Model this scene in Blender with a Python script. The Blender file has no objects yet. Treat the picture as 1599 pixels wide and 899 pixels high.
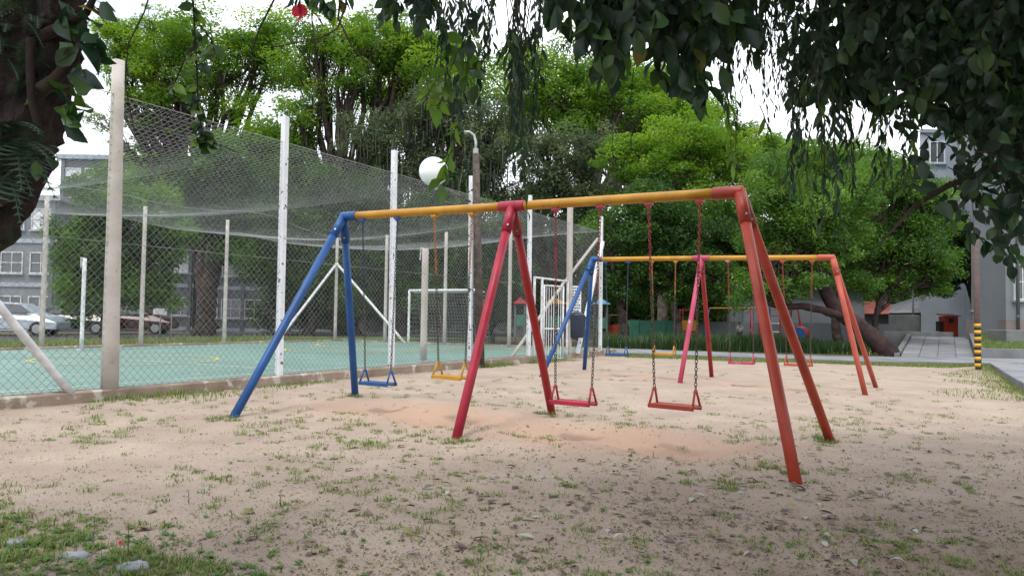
import bpy, math, random
import numpy as np
from mathutils import Vector, Matrix
R = math.radians
rnd = random.Random(7); rng = np.random.default_rng(11)
scene = bpy.context.scene
col = scene.collection

# ---------------------------------------------------------------- camera
F = 1180.0                       # focal length in pixels of a 1599 px wide frame
cam_d = bpy.data.cameras.new('camera'); cam = bpy.data.objects.new('camera', cam_d); col.objects.link(cam)
cam_d.sensor_fit = 'HORIZONTAL'; cam_d.sensor_width = 36; cam_d.lens = F / 1599 * 36
cam_d.clip_start = 0.05; cam_d.clip_end = 2000
CAMZ = 1.22
RM = (Matrix.Rotation(R(90 + 2.305), 3, 'X') @ Matrix.Rotation(R(0.84), 3, 'Z'))
cam.matrix_world = Matrix.Translation((0, 0, CAMZ)) @ RM.to_4x4()
scene.camera = cam

# ---------------------------------------------------------------- world and sun
SUN_EL, SUN_AZ = 62, 205         # azimuth measured clockwise from +Y (behind the camera, a little left)
w = bpy.data.worlds.new('World'); scene.world = w; w.use_nodes = True
nt = w.node_tree; nd = nt.nodes; lk = nt.links
bg = nd['Background']; bg.inputs['Strength'].default_value = 0.1
sky = nd.new('ShaderNodeTexSky'); sky.sky_type = 'NISHITA'; sky.sun_disc = False
sky.sun_elevation = R(SUN_EL); sky.sun_rotation = R(SUN_AZ); sky.air_density = 1.2; sky.dust_density = 2
tc = nd.new('ShaderNodeTexCoord'); nz = nd.new('ShaderNodeTexNoise'); nz.inputs['Scale'].default_value = 4.5
nz.inputs['Detail'].default_value = 6; nz.inputs['Roughness'].default_value = 0.6
lk.new(tc.outputs['Generated'], nz.inputs['Vector'])
cr = nd.new('ShaderNodeValToRGB'); cr.color_ramp.elements[0].position = 0.34; cr.color_ramp.elements[1].position = 0.5
cr.color_ramp.elements[0].color = (0.5,) * 3 + (1,)
lk.new(nz.outputs['Fac'], cr.inputs['Fac'])
mx = nd.new('ShaderNodeMixRGB'); mx.inputs['Color2'].default_value = (12.5, 13.0, 13.8, 1)
lk.new(cr.outputs['Color'], mx.inputs['Fac']); lk.new(sky.outputs['Color'], mx.inputs['Color1'])
lk.new(mx.outputs['Color'], bg.inputs['Color'])
sd = bpy.data.lights.new('sun', 'SUN'); sd.energy = 1.5; sd.angle = R(14); sd.color = (1, 0.95, 0.87)
so = bpy.data.objects.new('sun', sd); col.objects.link(so)
az = R(SUN_AZ); el = R(SUN_EL)
sv = Vector((math.sin(az) * math.cos(el), math.cos(az) * math.cos(el), math.sin(el)))
so.rotation_euler = sv.to_track_quat('Z', 'Y').to_euler(); so.location = sv * 60
scene.view_settings.view_transform = 'Standard'; scene.view_settings.look = 'None'
scene.view_settings.gamma = 1; scene.view_settings.use_curve_mapping = False
scene.view_settings.exposure = 0.55
try:
    scene.cycles.max_bounces = 6; scene.cycles.transparent_max_bounces = 4
except Exception: pass

# ---------------------------------------------------------------- geometry helpers
def gz(x, y):                    # height of the yard: falls a little to the right and towards the camera
    return -0.02 * min(max(x, -8), 12) + 0.008 * (min(max(y, -5), 30) - 8.6)
def ray(px, py):
    v = RM @ Vector(((px - 799.5) / F, -(py - 449.5) / F, -1)); return v
def P(px, py, d):                # the real point that a pixel shows at distance d (metres along the view axis)
    v = ray(px, py); t = d / v.y; return Vector((v.x * t, d, CAMZ + v.z * t))
def G(px, py, dz=0.0):           # the point of the yard that a pixel shows
    v = ray(px, py); z = 0
    for _ in range(25):
        t = (z + dz - CAMZ) / v.z; z = gz(v.x * t, v.y * t)
    return Vector((v.x * t, v.y * t, z + dz))
def PZ(px, py, z):
    v = ray(px, py); t = (z - CAMZ) / v.z; return Vector((v.x * t, v.y * t, z))

class MB:
    def __init__(s): s.v = []; s.f = []
    def poly(s, pts, faces):
        o = len(s.v); s.v += [tuple(p) for p in pts]; s.f += [tuple(i + o for i in f) for f in faces]; return s
    def hexa(s, b, t):           # 4 bottom points, 4 top points
        return s.poly(list(b) + list(t), [(3,2,1,0),(4,5,6,7),(0,1,5,4),(1,2,6,5),(2,3,7,6),(3,0,4,7)])
    def box(s, x0, x1, y0, y1, z0, z1):
        return s.hexa([(x0,y0,z0),(x1,y0,z0),(x1,y1,z0),(x0,y1,z0)], [(x0,y0,z1),(x1,y0,z1),(x1,y1,z1),(x0,y1,z1)])
    def ubox(s, x0, x1, y0, dep, z0, z1):
        b = [(x0,y0),(x1,y0),(x1+.551*dep,y0+dep),(x0+.551*dep,y0+dep)]
        return s.hexa([(x,y,z0) for x, y in b], [(x,y,z1) for x, y in b])
    def obox(s, c, ux, hx, uy, hy, uz, hz):
        c = Vector(c); ux = Vector(ux); uy = Vector(uy); uz = Vector(uz)
        g = lambda a, b, k: c + ux * hx * a + uy * hy * b + uz * hz * k
        return s.hexa([g(-1,-1,-1),g(1,-1,-1),g(1,1,-1),g(-1,1,-1)], [g(-1,-1,1),g(1,-1,1),g(1,1,1),g(-1,1,1)])
    def tube(s, pts, rad, n=8, caps=True):
        pts = [Vector(p) for p in pts]; m = len(pts)
        if not hasattr(rad, '__len__'): rad = [rad] * m
        o = len(s.v); up = None
        for i, p in enumerate(pts):
            t = (pts[min(i+1,m-1)] - pts[max(i-1,0)])
            t = t.normalized() if t.length > 1e-9 else Vector((0,0,1))
            if up is None:
                a = Vector((1,0,0)) if abs(t.x) < 0.8 else Vector((0,1,0)); up = (a - t * a.dot(t)).normalized()
            else:
                up = up - t * up.dot(t); up = up.normalized() if up.length > 1e-6 else t.orthogonal().normalized()
            b = t.cross(up)
            for k in range(n):
                a = 2 * math.pi * k / n; s.v.append(tuple(p + (up * math.cos(a) + b * math.sin(a)) * rad[i]))
        for i in range(m - 1):
            for k in range(n):
                k2 = (k + 1) % n
                s.f.append((o+i*n+k, o+i*n+k2, o+(i+1)*n+k2, o+(i+1)*n+k))
        if caps:
            s.f.append(tuple(o + k for k in reversed(range(n)))); s.f.append(tuple(o + (m-1)*n + k for k in range(n)))
        return s
    def lathe(s, c, prof, n=14):
        c = Vector(c); o = len(s.v); m = len(prof)
        for r_, z in prof:
            for k in range(n):
                a = 2*math.pi*k/n; s.v.append((c.x + r_*math.cos(a), c.y + r_*math.sin(a), c.z + z))
        for i in range(m-1):
            for k in range(n):
                k2 = (k+1) % n; s.f.append((o+i*n+k, o+i*n+k2, o+(i+1)*n+k2, o+(i+1)*n+k))
        s.f.append(tuple(o + k for k in reversed(range(n)))); s.f.append(tuple(o+(m-1)*n+k for k in range(n)))
        return s
    def mesh(s, name):
        me = bpy.data.meshes.new(name); me.from_pydata(s.v, [], s.f); return me
    def build(s, name, mat, parent=None, smooth=False, bevel=0):
        me = s.mesh(name); me.materials.append(mat)
        o = bpy.data.objects.new(name, me); col.objects.link(o); o.parent = parent
        if parent is not None: o.matrix_parent_inverse = Matrix.Translation(-parent.location)
        if smooth: me.polygons.foreach_set('use_smooth', [True] * len(me.polygons))
        if bevel:
            b = o.modifiers.new('bevel', 'BEVEL'); b.width = bevel; b.segments = 2; b.limit_method = 'ANGLE'
        return o
def tag(o, label=None, cat=None, group=None, kind=None):
    if label: o['label'] = label
    if cat: o['category'] = cat
    if group: o['group'] = group
    if kind: o['kind'] = kind
    return o
def thing(name, loc, label, cat, group=None):
    o = bpy.data.objects.new(name, None); o.empty_display_size = 0.2; col.objects.link(o); o.location = loc
    return tag(o, label, cat, group)
def cards(name, V, nper, faces, mat, parent=None, tint=None):
    """many small leaf shapes as one mesh; V is (n, nper, 3), faces index one shape"""
    n = V.shape[0]; me = bpy.data.meshes.new(name)
    me.vertices.add(n * nper); me.vertices.foreach_set('co', V.astype(np.float32).ravel())
    lens = np.array([len(f) for f in faces]); flat = np.concatenate([np.array(f) for f in faces])
    li = (np.arange(n)[:, None] * nper + flat[None, :]).ravel()
    tot = np.tile(lens, n); st = np.concatenate([[0], np.cumsum(tot)[:-1]])
    me.loops.add(len(li)); me.loops.foreach_set('vertex_index', li.astype(np.int32))
    me.polygons.add(len(tot)); me.polygons.foreach_set('loop_start', st.astype(np.int32)); me.polygons.foreach_set('loop_total', tot.astype(np.int32))
    if tint is not None:
        a = me.attributes.new('tint', 'FLOAT', 'POINT'); a.data.foreach_set('value', np.repeat(tint, nper).astype(np.float32))
    me.update(calc_edges=True); me.materials.append(mat)
    o = bpy.data.objects.new(name, me); col.objects.link(o); o.parent = parent
    if parent is not None: o.matrix_parent_inverse = Matrix.Translation(-parent.location)
    return o
def unit(a): return a / np.maximum(np.linalg.norm(a, axis=1, keepdims=True), 1e-9)
def rhombs(C, A, N, L, W):       # leaf = four-point blade folded a little on its midrib
    S = unit(np.cross(A, N)); N = unit(np.cross(S, A))
    L = np.asarray(L)[:, None]; W = np.asarray(W)[:, None]
    return np.stack([C - A*L*.5, C + S*W*.5 + N*W*.15 - A*L*.06, C + A*L*.5, C - S*W*.5 + N*W*.15 - A*L*.06], axis=1)
RH = [(0, 1, 2), (0, 2, 3)]
def vnoise(x, y, s, seed):
    g = np.random.default_rng(seed).random((64, 64)); x = x / s; y = y / s
    i = np.floor(x).astype(int); j = np.floor(y).astype(int); u = x - i; v = y - j
    u = u*u*(3-2*u); v = v*v*(3-2*v); h = lambda a, b: g[a % 64, b % 64]
    return (h(i,j)*(1-u)+h(i+1,j)*u)*(1-v) + (h(i,j+1)*(1-u)+h(i+1,j+1)*u)*v

# ---------------------------------------------------------------- materials
MATS = {}
def mat(name, c, rough=.7, c2=None, scale=6, lo=.35, hi=.65, bump=0, bscale=40, metal=0, detail=6, c3=None, s3=30, t3=.62, spec=.4):
    if name in MATS: return MATS[name]
    m = bpy.data.materials.new(name); m.use_nodes = True; n = m.node_tree.nodes; l = m.node_tree.links; b = n['Principled BSDF']
    b.inputs['Roughness'].default_value = rough; b.inputs['Metallic'].default_value = metal; b.inputs['Specular IOR Level'].default_value = spec
    geo = n.new('ShaderNodeNewGeometry'); colr = None
    if c2 is None: c2 = tuple(x * .8 for x in c)
    no = n.new('ShaderNodeTexNoise'); no.inputs['Scale'].default_value = scale; no.inputs['Detail'].default_value = detail
    l.new(geo.outputs['Position'], no.inputs['Vector'])
    r = n.new('ShaderNodeValToRGB'); r.color_ramp.elements[0].position = lo; r.color_ramp.elements[1].position = hi
    r.color_ramp.elements[0].color = (*c2, 1); r.color_ramp.elements[1].color = (*c, 1)
    l.new(no.outputs['Fac'], r.inputs['Fac']); colr = r.outputs['Color']
    if c3 is not None:
        n3 = n.new('ShaderNodeTexNoise'); n3.inputs['Scale'].default_value = s3; n3.inputs['Detail'].default_value = 4
        l.new(geo.outputs['Position'], n3.inputs['Vector'])
        r3 = n.new('ShaderNodeValToRGB'); r3.color_ramp.elements[0].position = t3; r3.color_ramp.elements[1].position = t3 + .05
        l.new(n3.outputs['Fac'], r3.inputs['Fac'])
        mm = n.new('ShaderNodeMixRGB'); mm.inputs['Color2'].default_value = (*c3, 1)
        l.new(r3.outputs['Color'], mm.inputs['Fac']); l.new(colr, mm.inputs['Color1']); colr = mm.outputs['Color']
    l.new(colr, b.inputs['Base Color'])
    if bump:
        nb = n.new('ShaderNodeTexNoise'); nb.inputs['Scale'].default_value = bscale; nb.inputs['Detail'].default_value = 5
        l.new(geo.outputs['Position'], nb.inputs['Vector'])
        bp = n.new('ShaderNodeBump'); bp.inputs['Strength'].default_value = bump; bp.inputs['Distance'].default_value = .02
        l.new(nb.outputs['Fac'], bp.inputs['Height']); l.new(bp.outputs['Normal'], b.inputs['Normal'])
    MATS[name] = m; return m
def leafmat(name, stops, trans=.4, gloss=.05, grough=.4, byobj=False):
    m = bpy.data.materials.new(name); m.use_nodes = True; n = m.node_tree.nodes; l = m.node_tree.links
    n.remove(n['Principled BSDF']); out = n['Material Output']
    if byobj: src = n.new('ShaderNodeObjectInfo').outputs['Random']
    else:
        a = n.new('ShaderNodeAttribute'); a.attribute_name = 'tint'; src = a.outputs['Fac']
    r = n.new('ShaderNodeValToRGB'); e = r.color_ramp.elements
    while len(e) < len(stops): e.new(.5)
    for i, (p, c) in enumerate(stops): e[i].position = p; e[i].color = (*c, 1)
    l.new(src, r.inputs['Fac'])
    d = n.new('ShaderNodeBsdfDiffuse'); t = n.new('ShaderNodeBsdfTranslucent'); g = n.new('ShaderNodeBsdfGlossy')
    g.inputs['Roughness'].default_value = grough; g.inputs['Color'].default_value = (.9, .95, 1, 1)
    h = n.new('ShaderNodeHueSaturation'); h.inputs['Hue'].default_value = .485; h.inputs['Saturation'].default_value = 1.1; h.inputs['Value'].default_value = 1.35
    l.new(r.outputs['Color'], h.inputs['Color'])
    l.new(r.outputs['Color'], d.inputs['Color']); l.new(h.outputs['Color'], t.inputs['Color'])
    m1 = n.new('ShaderNodeMixShader'); m1.inputs['Fac'].default_value = trans
    l.new(d.outputs[0], m1.inputs[1]); l.new(t.outputs[0], m1.inputs[2])
    m2 = n.new('ShaderNodeMixShader'); m2.inputs['Fac'].default_value = gloss
    l.new(m1.outputs[0], m2.inputs[1]); l.new(g.outputs[0], m2.inputs[2]); l.new(m2.outputs[0], out.inputs['Surface'])
    return m

m_sand = mat('sand', (.395, .32, .26), .95, (.30, .235, .19), 1.3, .3, .7, .7, 55, c3=(.25, .20, .165), s3=70, t3=.57, spec=.1)
m_dirt = mat('dirt_and_grass', (.10, .11, .05), .95, (.16, .12, .08), .7, bump=.5, bscale=12, spec=.1)
m_court = mat('court_paint', (.155, .255, .22), .6, (.12, .205, .175), .35, bump=.1, bscale=80, c3=(.19, .28, .245), s3=3, t3=.6, spec=.3)
m_white_line = mat('white_line', (.55, .57, .52), .7, (.3, .38, .33), 4)
m_yellow_line = mat('yellow_line', (.55, .42, .10), .7, (.35, .36, .15), 3)
m_kerb = mat('old_concrete', (.34, .27, .21), .95, (.20, .15, .11), 2.5, .3, .7, .6, 30, c3=(.46, .42, .36), s3=5, t3=.58, spec=.1)
m_pole = mat('concrete_pole', (.50, .47, .43), .9, (.40, .36, .32), 4, .3, .7, .35, 40, c3=(.2, .18, .16), s3=35, t3=.68, spec=.2)
m_wpole = mat('white_peeling_paint', (.72, .74, .76), .6, (.58, .6, .62), 5, .3, .7, .2, 40, c3=(.06, .06, .07), s3=11, t3=.62)
m_wmetal = mat('white_metal', (.68, .69, .70), .5, (.5, .5, .5), 8, c3=(.25, .17, .12), s3=14, t3=.66)
m_wire = mat('galvanised_wire', (.27, .28, .28), .55, (.15, .15, .15), 3, metal=.2)
m_net = mat('net_cord', (.42, .44, .44), .8, (.33, .34, .34), 3)
m_blue = mat('blue_paint', (.009, .075, .25), .45, (.007, .055, .18), 5, bump=.08, bscale=60, c3=(.05, .05, .06), s3=24, t3=.72)
m_crim = mat('crimson_paint', (.36, .014, .042), .45, (.27, .010, .028), 5, bump=.08, bscale=60, c3=(.08, .04, .04), s3=24, t3=.72)
m_red = mat('red_paint', (.32, .015, .018), .45, (.24, .011, .013), 5, bump=.08, bscale=60, c3=(.08, .04, .04), s3=24, t3=.72)
m_orange = mat('orange_red_paint', (.36, .043, .020), .45, (.27, .03, .015), 5, bump=.08, bscale=60, c3=(.10, .04, .03), s3=22, t3=.7)
m_yell = mat('yellow_paint', (.48, .24, .014), .45, (.37, .17, .012), 4, bump=.08, bscale=60, c3=(.14, .08, .03), s3=18, t3=.68)
m_pink = mat('faded_pink_paint', (.42, .05, .11), .5, (.34, .04, .08), 4, c3=(.36, .32, .34), s3=3, t3=.6)
m_salmon = mat('faded_orange_paint', (.42, .075, .042), .5, (.34, .06, .038), 4, c3=(.15, .07, .05), s3=20, t3=.7)
m_chain = mat('rusty_chain', (.10, .075, .06), .6, (.05, .04, .035), 20, metal=.4)
m_chain_r = mat('red_painted_chain', (.30, .035, .03), .6, (.16, .03, .025), 14)
m_chain_o = mat('orange_painted_chain', (.42, .16, .03), .6, (.22, .09, .03), 14)
m_chain_b = mat('blue_painted_chain', (.02, .05, .12), .6, (.03, .03, .04), 14)
m_bark = mat('dark_bark', (.075, .058, .048), .95, (.03, .024, .022), 5, bump=1, bscale=18, spec=.1)
m_bark2 = mat('grey_bark', (.16, .14, .12), .95, (.07, .06, .052), 4, bump=1, bscale=14, spec=.1)
m_barkr = mat('reddish_bark', (.062, .038, .036), .95, (.032, .022, .022), 4, bump=1, bscale=14, spec=.1)
m_barkl = mat('mossy_bark', (.06, .045, .042), .95, (.022, .02, .02), 14, bump=1, bscale=45, spec=.1, c3=(.035, .055, .03), s3=7, t3=.55)
m_bldg = mat('grey_plaster', (.225, .245, .265), .9, (.18, .20, .22), .5, bump=.1, bscale=20, spec=.2)
m_bldg2 = mat('pale_plaster', (.36, .40, .45), .9, (.29, .33, .38), .6, spec=.2)
m_bldgd = mat('dark_plaster', (.15, .16, .175), .9, (.12, .13, .14), .6, spec=.2)
m_plinth = mat('plinth_plaster', (.24, .20, .19), .95, (.18, .15, .15), 1.5, spec=.2)
m_glass = mat('window_glass', (.06, .07, .08), .12, (.09, .10, .11), 1, spec=.8)
m_frame = mat('window_frame', (.65, .66, .66), .6, (.5, .5, .5), 6)
m_shutter = mat('white_shutter', (.66, .68, .70), .6, (.55, .57, .6), 6)
m_slab = mat('paving_slab', (.22, .225, .24), .9, (.165, .17, .185), 1.2, bump=.25, bscale=60, spec=.2)
m_slab2 = mat('pale_paving_slab', (.255, .258, .27), .9, (.19, .193, .205), 1.2, bump=.25, bscale=60, spec=.2)
m_conc = mat('grey_concrete', (.20, .205, .21), .9, (.14, .145, .15), 1.5, bump=.3, bscale=30, spec=.2)
m_wood = mat('weathered_wood', (.11, .085, .07), .9, (.05, .04, .035), 8, bump=.5, bscale=30)
m_lampw = mat('lamp_globe', (.85, .87, .86), .25, (.8, .82, .82), 3)
m_galv = mat('grey_metal', (.40, .42, .43), .4, (.3, .3, .3), 6, metal=.5)
m_bin = mat('navy_plastic', (.025, .035, .06), .4, (.02, .028, .045), 5)
m_paper = mat('notice_white', (.70, .71, .74), .6, (.6, .62, .66), 4)
m_ink = mat('notice_ink', (.05, .05, .07), .7)
m_rtile = mat('red_roof_tile', (.42, .12, .10), .85, (.32, .10, .08), 4)
m_green = mat('green_panel_paint', (.045, .19, .12), .6, (.03, .14, .09), 3)
m_black = mat('black_rubber', (.02, .02, .02), .7)
m_stripe_y = mat('stripe_yellow', (.68, .38, .02), .6, (.5, .28, .02), 8)
m_rust = mat('rusty_pipe', (.125, .08, .068), .85, (.08, .065, .06), 8, bump=.3)
m_stone = mat('grey_stone', (.30, .32, .35), .9, (.2, .21, .22), 8, bump=.5, bscale=30)
m_skin = mat('skin', (.35, .2, .14), .6)
m_shirt = mat('grey_shirt', (.42, .43, .45), .9)
m_trous = mat('dark_trousers', (.03, .03, .04), .9)
m_moss = mat('hanging_moss', (.10, .11, .085), .95, (.06, .065, .05), 2, spec=.05)
m_flower = mat('red_petal', (.62, .02, .05), .6, (.5, .015, .06), 20)

g_bright = leafmat('bright_leaf', [(0, (.055, .13, .02)), (.5, (.115, .235, .026)), (1, (.23, .36, .045))], .5, .015)
g_mid = leafmat('mid_leaf', [(0, (.045, .10, .022)), (.5, (.085, .185, .03)), (1, (.15, .27, .04))], .45, .02)
g_grey = leafmat('grey_leaf', [(0, (.045, .075, .035)), (.5, (.085, .125, .06)), (1, (.15, .185, .09))], .35, .015)
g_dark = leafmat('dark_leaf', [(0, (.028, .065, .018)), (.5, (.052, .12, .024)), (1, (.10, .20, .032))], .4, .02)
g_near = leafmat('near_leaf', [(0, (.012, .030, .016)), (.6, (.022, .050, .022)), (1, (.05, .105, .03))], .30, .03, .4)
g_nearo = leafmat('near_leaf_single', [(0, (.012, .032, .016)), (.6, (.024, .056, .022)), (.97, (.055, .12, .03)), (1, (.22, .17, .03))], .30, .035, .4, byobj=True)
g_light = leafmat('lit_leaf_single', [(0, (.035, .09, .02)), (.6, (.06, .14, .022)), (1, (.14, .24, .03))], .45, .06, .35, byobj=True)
g_grass = leafmat('grass_blade', [(0, (.09, .11, .035)), (.4, (.13, .20, .045)), (.75, (.20, .28, .06)), (1, (.30, .25, .14))], .4, .03)
g_tall = leafmat('tall_grass', [(0, (.02, .045, .015)), (1, (.07, .14, .035))], .4, .03)
g_litter = leafmat('leaf_litter', [(0, (.035, .025, .02)), (.5, (.085, .055, .04)), (.85, (.16, .11, .07)), (1, (.18, .17, .05))], .15, .04)
g_fbrown = leafmat('fallen_brown', [(0, (.05, .03, .022)), (.6, (.12, .07, .045)), (1, (.20, .13, .08))], .15, .06, .4, byobj=True)
g_folive = leafmat('fallen_olive', [(0, (.09, .09, .02)), (1, (.22, .19, .03))], .2, .07, .4, byobj=True)
g_fpale = leafmat('fallen_pale', [(0, (.24, .24, .20)), (1, (.40, .40, .34))], .15, .05, .5, byobj=True)

# ================================================================= SETTING
def sheet(name, xs, ys, zf, m, kind='structure'):
    X, Y = np.meshgrid(xs, ys); Z = zf(X, Y); n = len(xs); k = len(ys)
    me = bpy.data.meshes.new(name); V = np.stack([X, Y, Z], -1).reshape(-1, 3)
    me.vertices.add(len(V)); me.vertices.foreach_set('co', V.astype(np.float32).ravel())
    i = np.arange((k-1)*n).reshape(k-1, n)[:, :-1].ravel()
    q = np.stack([i, i+1, i+1+n, i+n], 1).astype(np.int32)
    me.loops.add(q.size); me.loops.foreach_set('vertex_index', q.ravel())
    me.polygons.add(len(q)); me.polygons.foreach_set('loop_start', np.arange(0, q.size, 4, dtype=np.int32)); me.polygons.foreach_set('loop_total', np.full(len(q), 4, np.int32))
    me.update(calc_edges=True); me.polygons.foreach_set('use_smooth', [True]*len(q)); me.materials.append(m)
    o = bpy.data.objects.new(name, me); col.objects.link(o); o['kind'] = kind; return o
gzn = lambda X, Y: -.02*np.clip(X, -8, 12) + .008*(np.clip(Y, -5, 30) - 8.6)
gx = np.concatenate([[-900, -300, -120, -60], np.linspace(-30, 30, 31), [60, 120, 300, 900]])
gy = np.concatenate([[-300, -60, -20], np.linspace(-8, 60, 35), [120, 300, 900]])
sheet('ground', gx, gy, lambda X, Y: gzn(X, Y) - .30, m_dirt)

CZ = .22; HP = 4.24
U = Vector((.4826, .8759, 0)); W = Vector((-.8759, .4826, 0))      # along the near fence, across the court
N0 = P(171, 610, 9.72); N0.z = CZ
# swing pits: hollows worn into the sand under each seat (filled in below, once the swings are known)
BARA = [P(537, 338, 10.12), P(800, 322, 8.63), P(1155, 300, 7.2)]
BARB = [P(925, 405, 16.99), P(1095, 403, 15.6), P(1300, 402, 14.2)]
def on_bar(bar, px):             # the point of the bar that stands above / at that pixel column
    a, b = (bar[0], bar[1]) if px < (800 if bar is BARA else 1095) else (bar[1], bar[2])
    lo, hi = 0., 1.
    inv = RM.transposed()
    def col_of(t):
        p = a.lerp(b, t) - Vector((0, 0, CAMZ)); c = inv @ p; return 799.5 + F * c.x / -c.z
    for _ in range(40):
        md = (lo + hi) / 2
        if col_of(md) < px: lo = md
        else: hi = md
    return a.lerp(b, lo)
SW = [(BARA, 567, 621, 598, 'blue'), (BARA, 679, 737, 588, 'yellow'), (BARA, 868, 938, 628, 'red'), (BARA, 1013, 1093, 633, 'orange'),
      (BARB, 946, 981, 553, 'blue'), (BARB, 1018, 1055, 552, 'yellow'), (BARB, 1137, 1177, 566, 'pink'), (BARB, 1222, 1268, 569, 'salmon')]
pits = []
for bar, a, b, py, c in SW:
    p = (on_bar(bar, a) + on_bar(bar, b)) / 2; pits.append((p.x, p.y, .10 if bar is BARA else .05))
def pitf(X, Y):
    Z = np.zeros_like(X)
    for x, y, h in pits:
        r2 = ((X-x)**2 + (Y-y)**2) / .55**2; Z += -h*np.exp(-r2) + .3*h*np.exp(-((np.sqrt(r2)-1.6)/.5)**2)
    return Z
def sandz(X, Y):
    near = np.exp(-((X)**2 + (Y-6)**2)/200)
    Z = gzn(X, Y) + pitf(X, Y)*1.0
    ring = np.zeros_like(X)
    for x, y, h in pits: ring += np.exp(-(((X-x)/.8)**2 + ((Y-y)/.65)**2))*(h > .06)
    Z += ring*(.05*(vnoise(X, Y, .22, 81)-.5) + .03*(vnoise(X, Y, .12, 82)-.5))
    Z += .022*(vnoise(X, Y, 1.7, 1)-.5) + .02*(vnoise(X, Y, .45, 2)-.5) + .013*(vnoise(X, Y, .17, 3)-.5) + .009*(vnoise(X, Y, .085, 4)-.5)
    off = (X-N0.x)*W.x + (Y-N0.y)*W.y; sa = (X-N0.x)*U.x + (Y-N0.y)*U.y
    Z = np.where((off > .04) & (sa < 18.2), np.minimum(Z, .02), Z)
    return Z
def sz(x, y): return float(sandz(np.array([[x]]), np.array([[y]]))[0, 0])
sx = np.concatenate([np.arange(-11, -6, .2), np.arange(-6, 6, .055), np.arange(6, 22, .14)])
sy = np.concatenate([np.arange(-2, 1.2, .3), np.arange(1.2, 9.5, .05), np.arange(9.5, 14, .09), np.arange(14, 24.71, .15)])
# sand material: reddish damp sand in the pits (its own colour), darker humus in the leaf-fall zone
sand = sheet('sand_yard', sx, sy, sandz, m_sand)
n = m_sand.node_tree.nodes; l = m_sand.node_tree.links; bs = n['Principled BSDF']
me = sand.data; co = np.zeros(len(me.vertices)*3, np.float32); me.vertices.foreach_get('co', co); co = co.reshape(-1, 3)
pit = np.zeros(len(co))
for x, y, h in pits: pit += np.exp(-(((co[:,0]-x)/.95)**2 + ((co[:,1]-y)/.75)**2)) * (1 if h > .06 else .4)
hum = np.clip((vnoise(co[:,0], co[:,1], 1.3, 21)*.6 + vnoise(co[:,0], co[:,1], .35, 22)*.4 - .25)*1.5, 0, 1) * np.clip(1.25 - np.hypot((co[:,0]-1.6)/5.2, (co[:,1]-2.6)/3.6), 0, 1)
for nm, arr in (('pit', np.clip(pit, 0, 1)), ('humus', np.clip(hum*1.3, 0, 1))):
    at = me.attributes.new(nm, 'FLOAT', 'POINT'); at.data.foreach_set('value', arr.astype(np.float32))
src = bs.inputs['Base Color'].links[0].from_socket
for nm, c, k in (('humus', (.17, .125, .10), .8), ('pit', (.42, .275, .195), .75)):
    a = n.new('ShaderNodeAttribute'); a.attribute_name = nm
    mu = n.new('ShaderNodeMath'); mu.operation = 'MULTIPLY'; mu.inputs[1].default_value = k; l.new(a.outputs['Fac'], mu.inputs[0])
    mm = n.new('ShaderNodeMixRGB'); mm.inputs['Color2'].default_value = (*c, 1)
    l.new(mu.outputs[0], mm.inputs['Fac']); l.new(src, mm.inputs['Color1']); src = mm.outputs['Color']
l.new(src, bs.inputs['Base Color'])

# ---------------------------------------------------------------- the ball court
near = lambda s: N0 + U*s
COURT_W = 11.6; S_END = 17.6; S_START = -9
cp = [near(S_START) , near(S_END), near(S_END) + W*COURT_W, near(S_START) + W*COURT_W]
cm = MB(); cm.hexa([p - Vector((0,0,.5)) for p in cp], cp); tag(cm.build('court', m_court), kind='structure')
def flat_strip(mb, pts, wd, z):
    pts = [Vector((p[0], p[1], z)) for p in pts]
    for a, b in zip(pts[:-1], pts[1:]):
        t = (b-a).normalized(); nn = Vector((-t.y, t.x, 0))*wd/2; a2 = a - t*.002; b2 = b + t*.002
        mb.poly([a2-nn, b2-nn, b2+nn, a2+nn], [(0,1,2,3)])
crt = bpy.data.objects['court']
cl = lambda s, t: near(s) + W*t
wl = MB()
for pts in ([cl(-8.5,.8), cl(16.6,.8), cl(16.6,10.9), cl(-8.5,10.9)], [cl(4.2,.8), cl(4.2,10.9)]): flat_strip(wl, pts, .06, CZ+.004)
wl.build('white_court_line', m_white_line, crt)
def arc(s, t, r, a0, a1, n=28): return [cl(s + r*math.cos(R(a0+(a1-a0)*i/n)), t + r*math.sin(R(a0+(a1-a0)*i/n))) for i in range(n+1)]
for pts in (arc(4.2, 5.8, 1.8, 0, 360), arc(16.6, 5.8, 4.6, 100, 260), arc(-3.2, 4.6, 1.5, 0, 360),
            [cl(16.6,4), cl(11.2,4), cl(11.2,7.6), cl(16.6,7.6)], arc(11.2, 5.8, 1.8, 90, 270)):
    y = MB(); flat_strip(y, pts, .09, CZ+.008); y.build('yellow_court_line', m_yellow_line, crt)
def atpx(px, py=560):           # the spot of the near fence line seen at a pixel column
    v = ray(px, py); A = np.array([[U.x, -v.x], [U.y, -v.y]]); s = np.linalg.solve(A, [-N0.x, -N0.y]); return s[0]
s829 = atpx(829); s888 = atpx(888); s937 = atpx(937)
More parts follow.
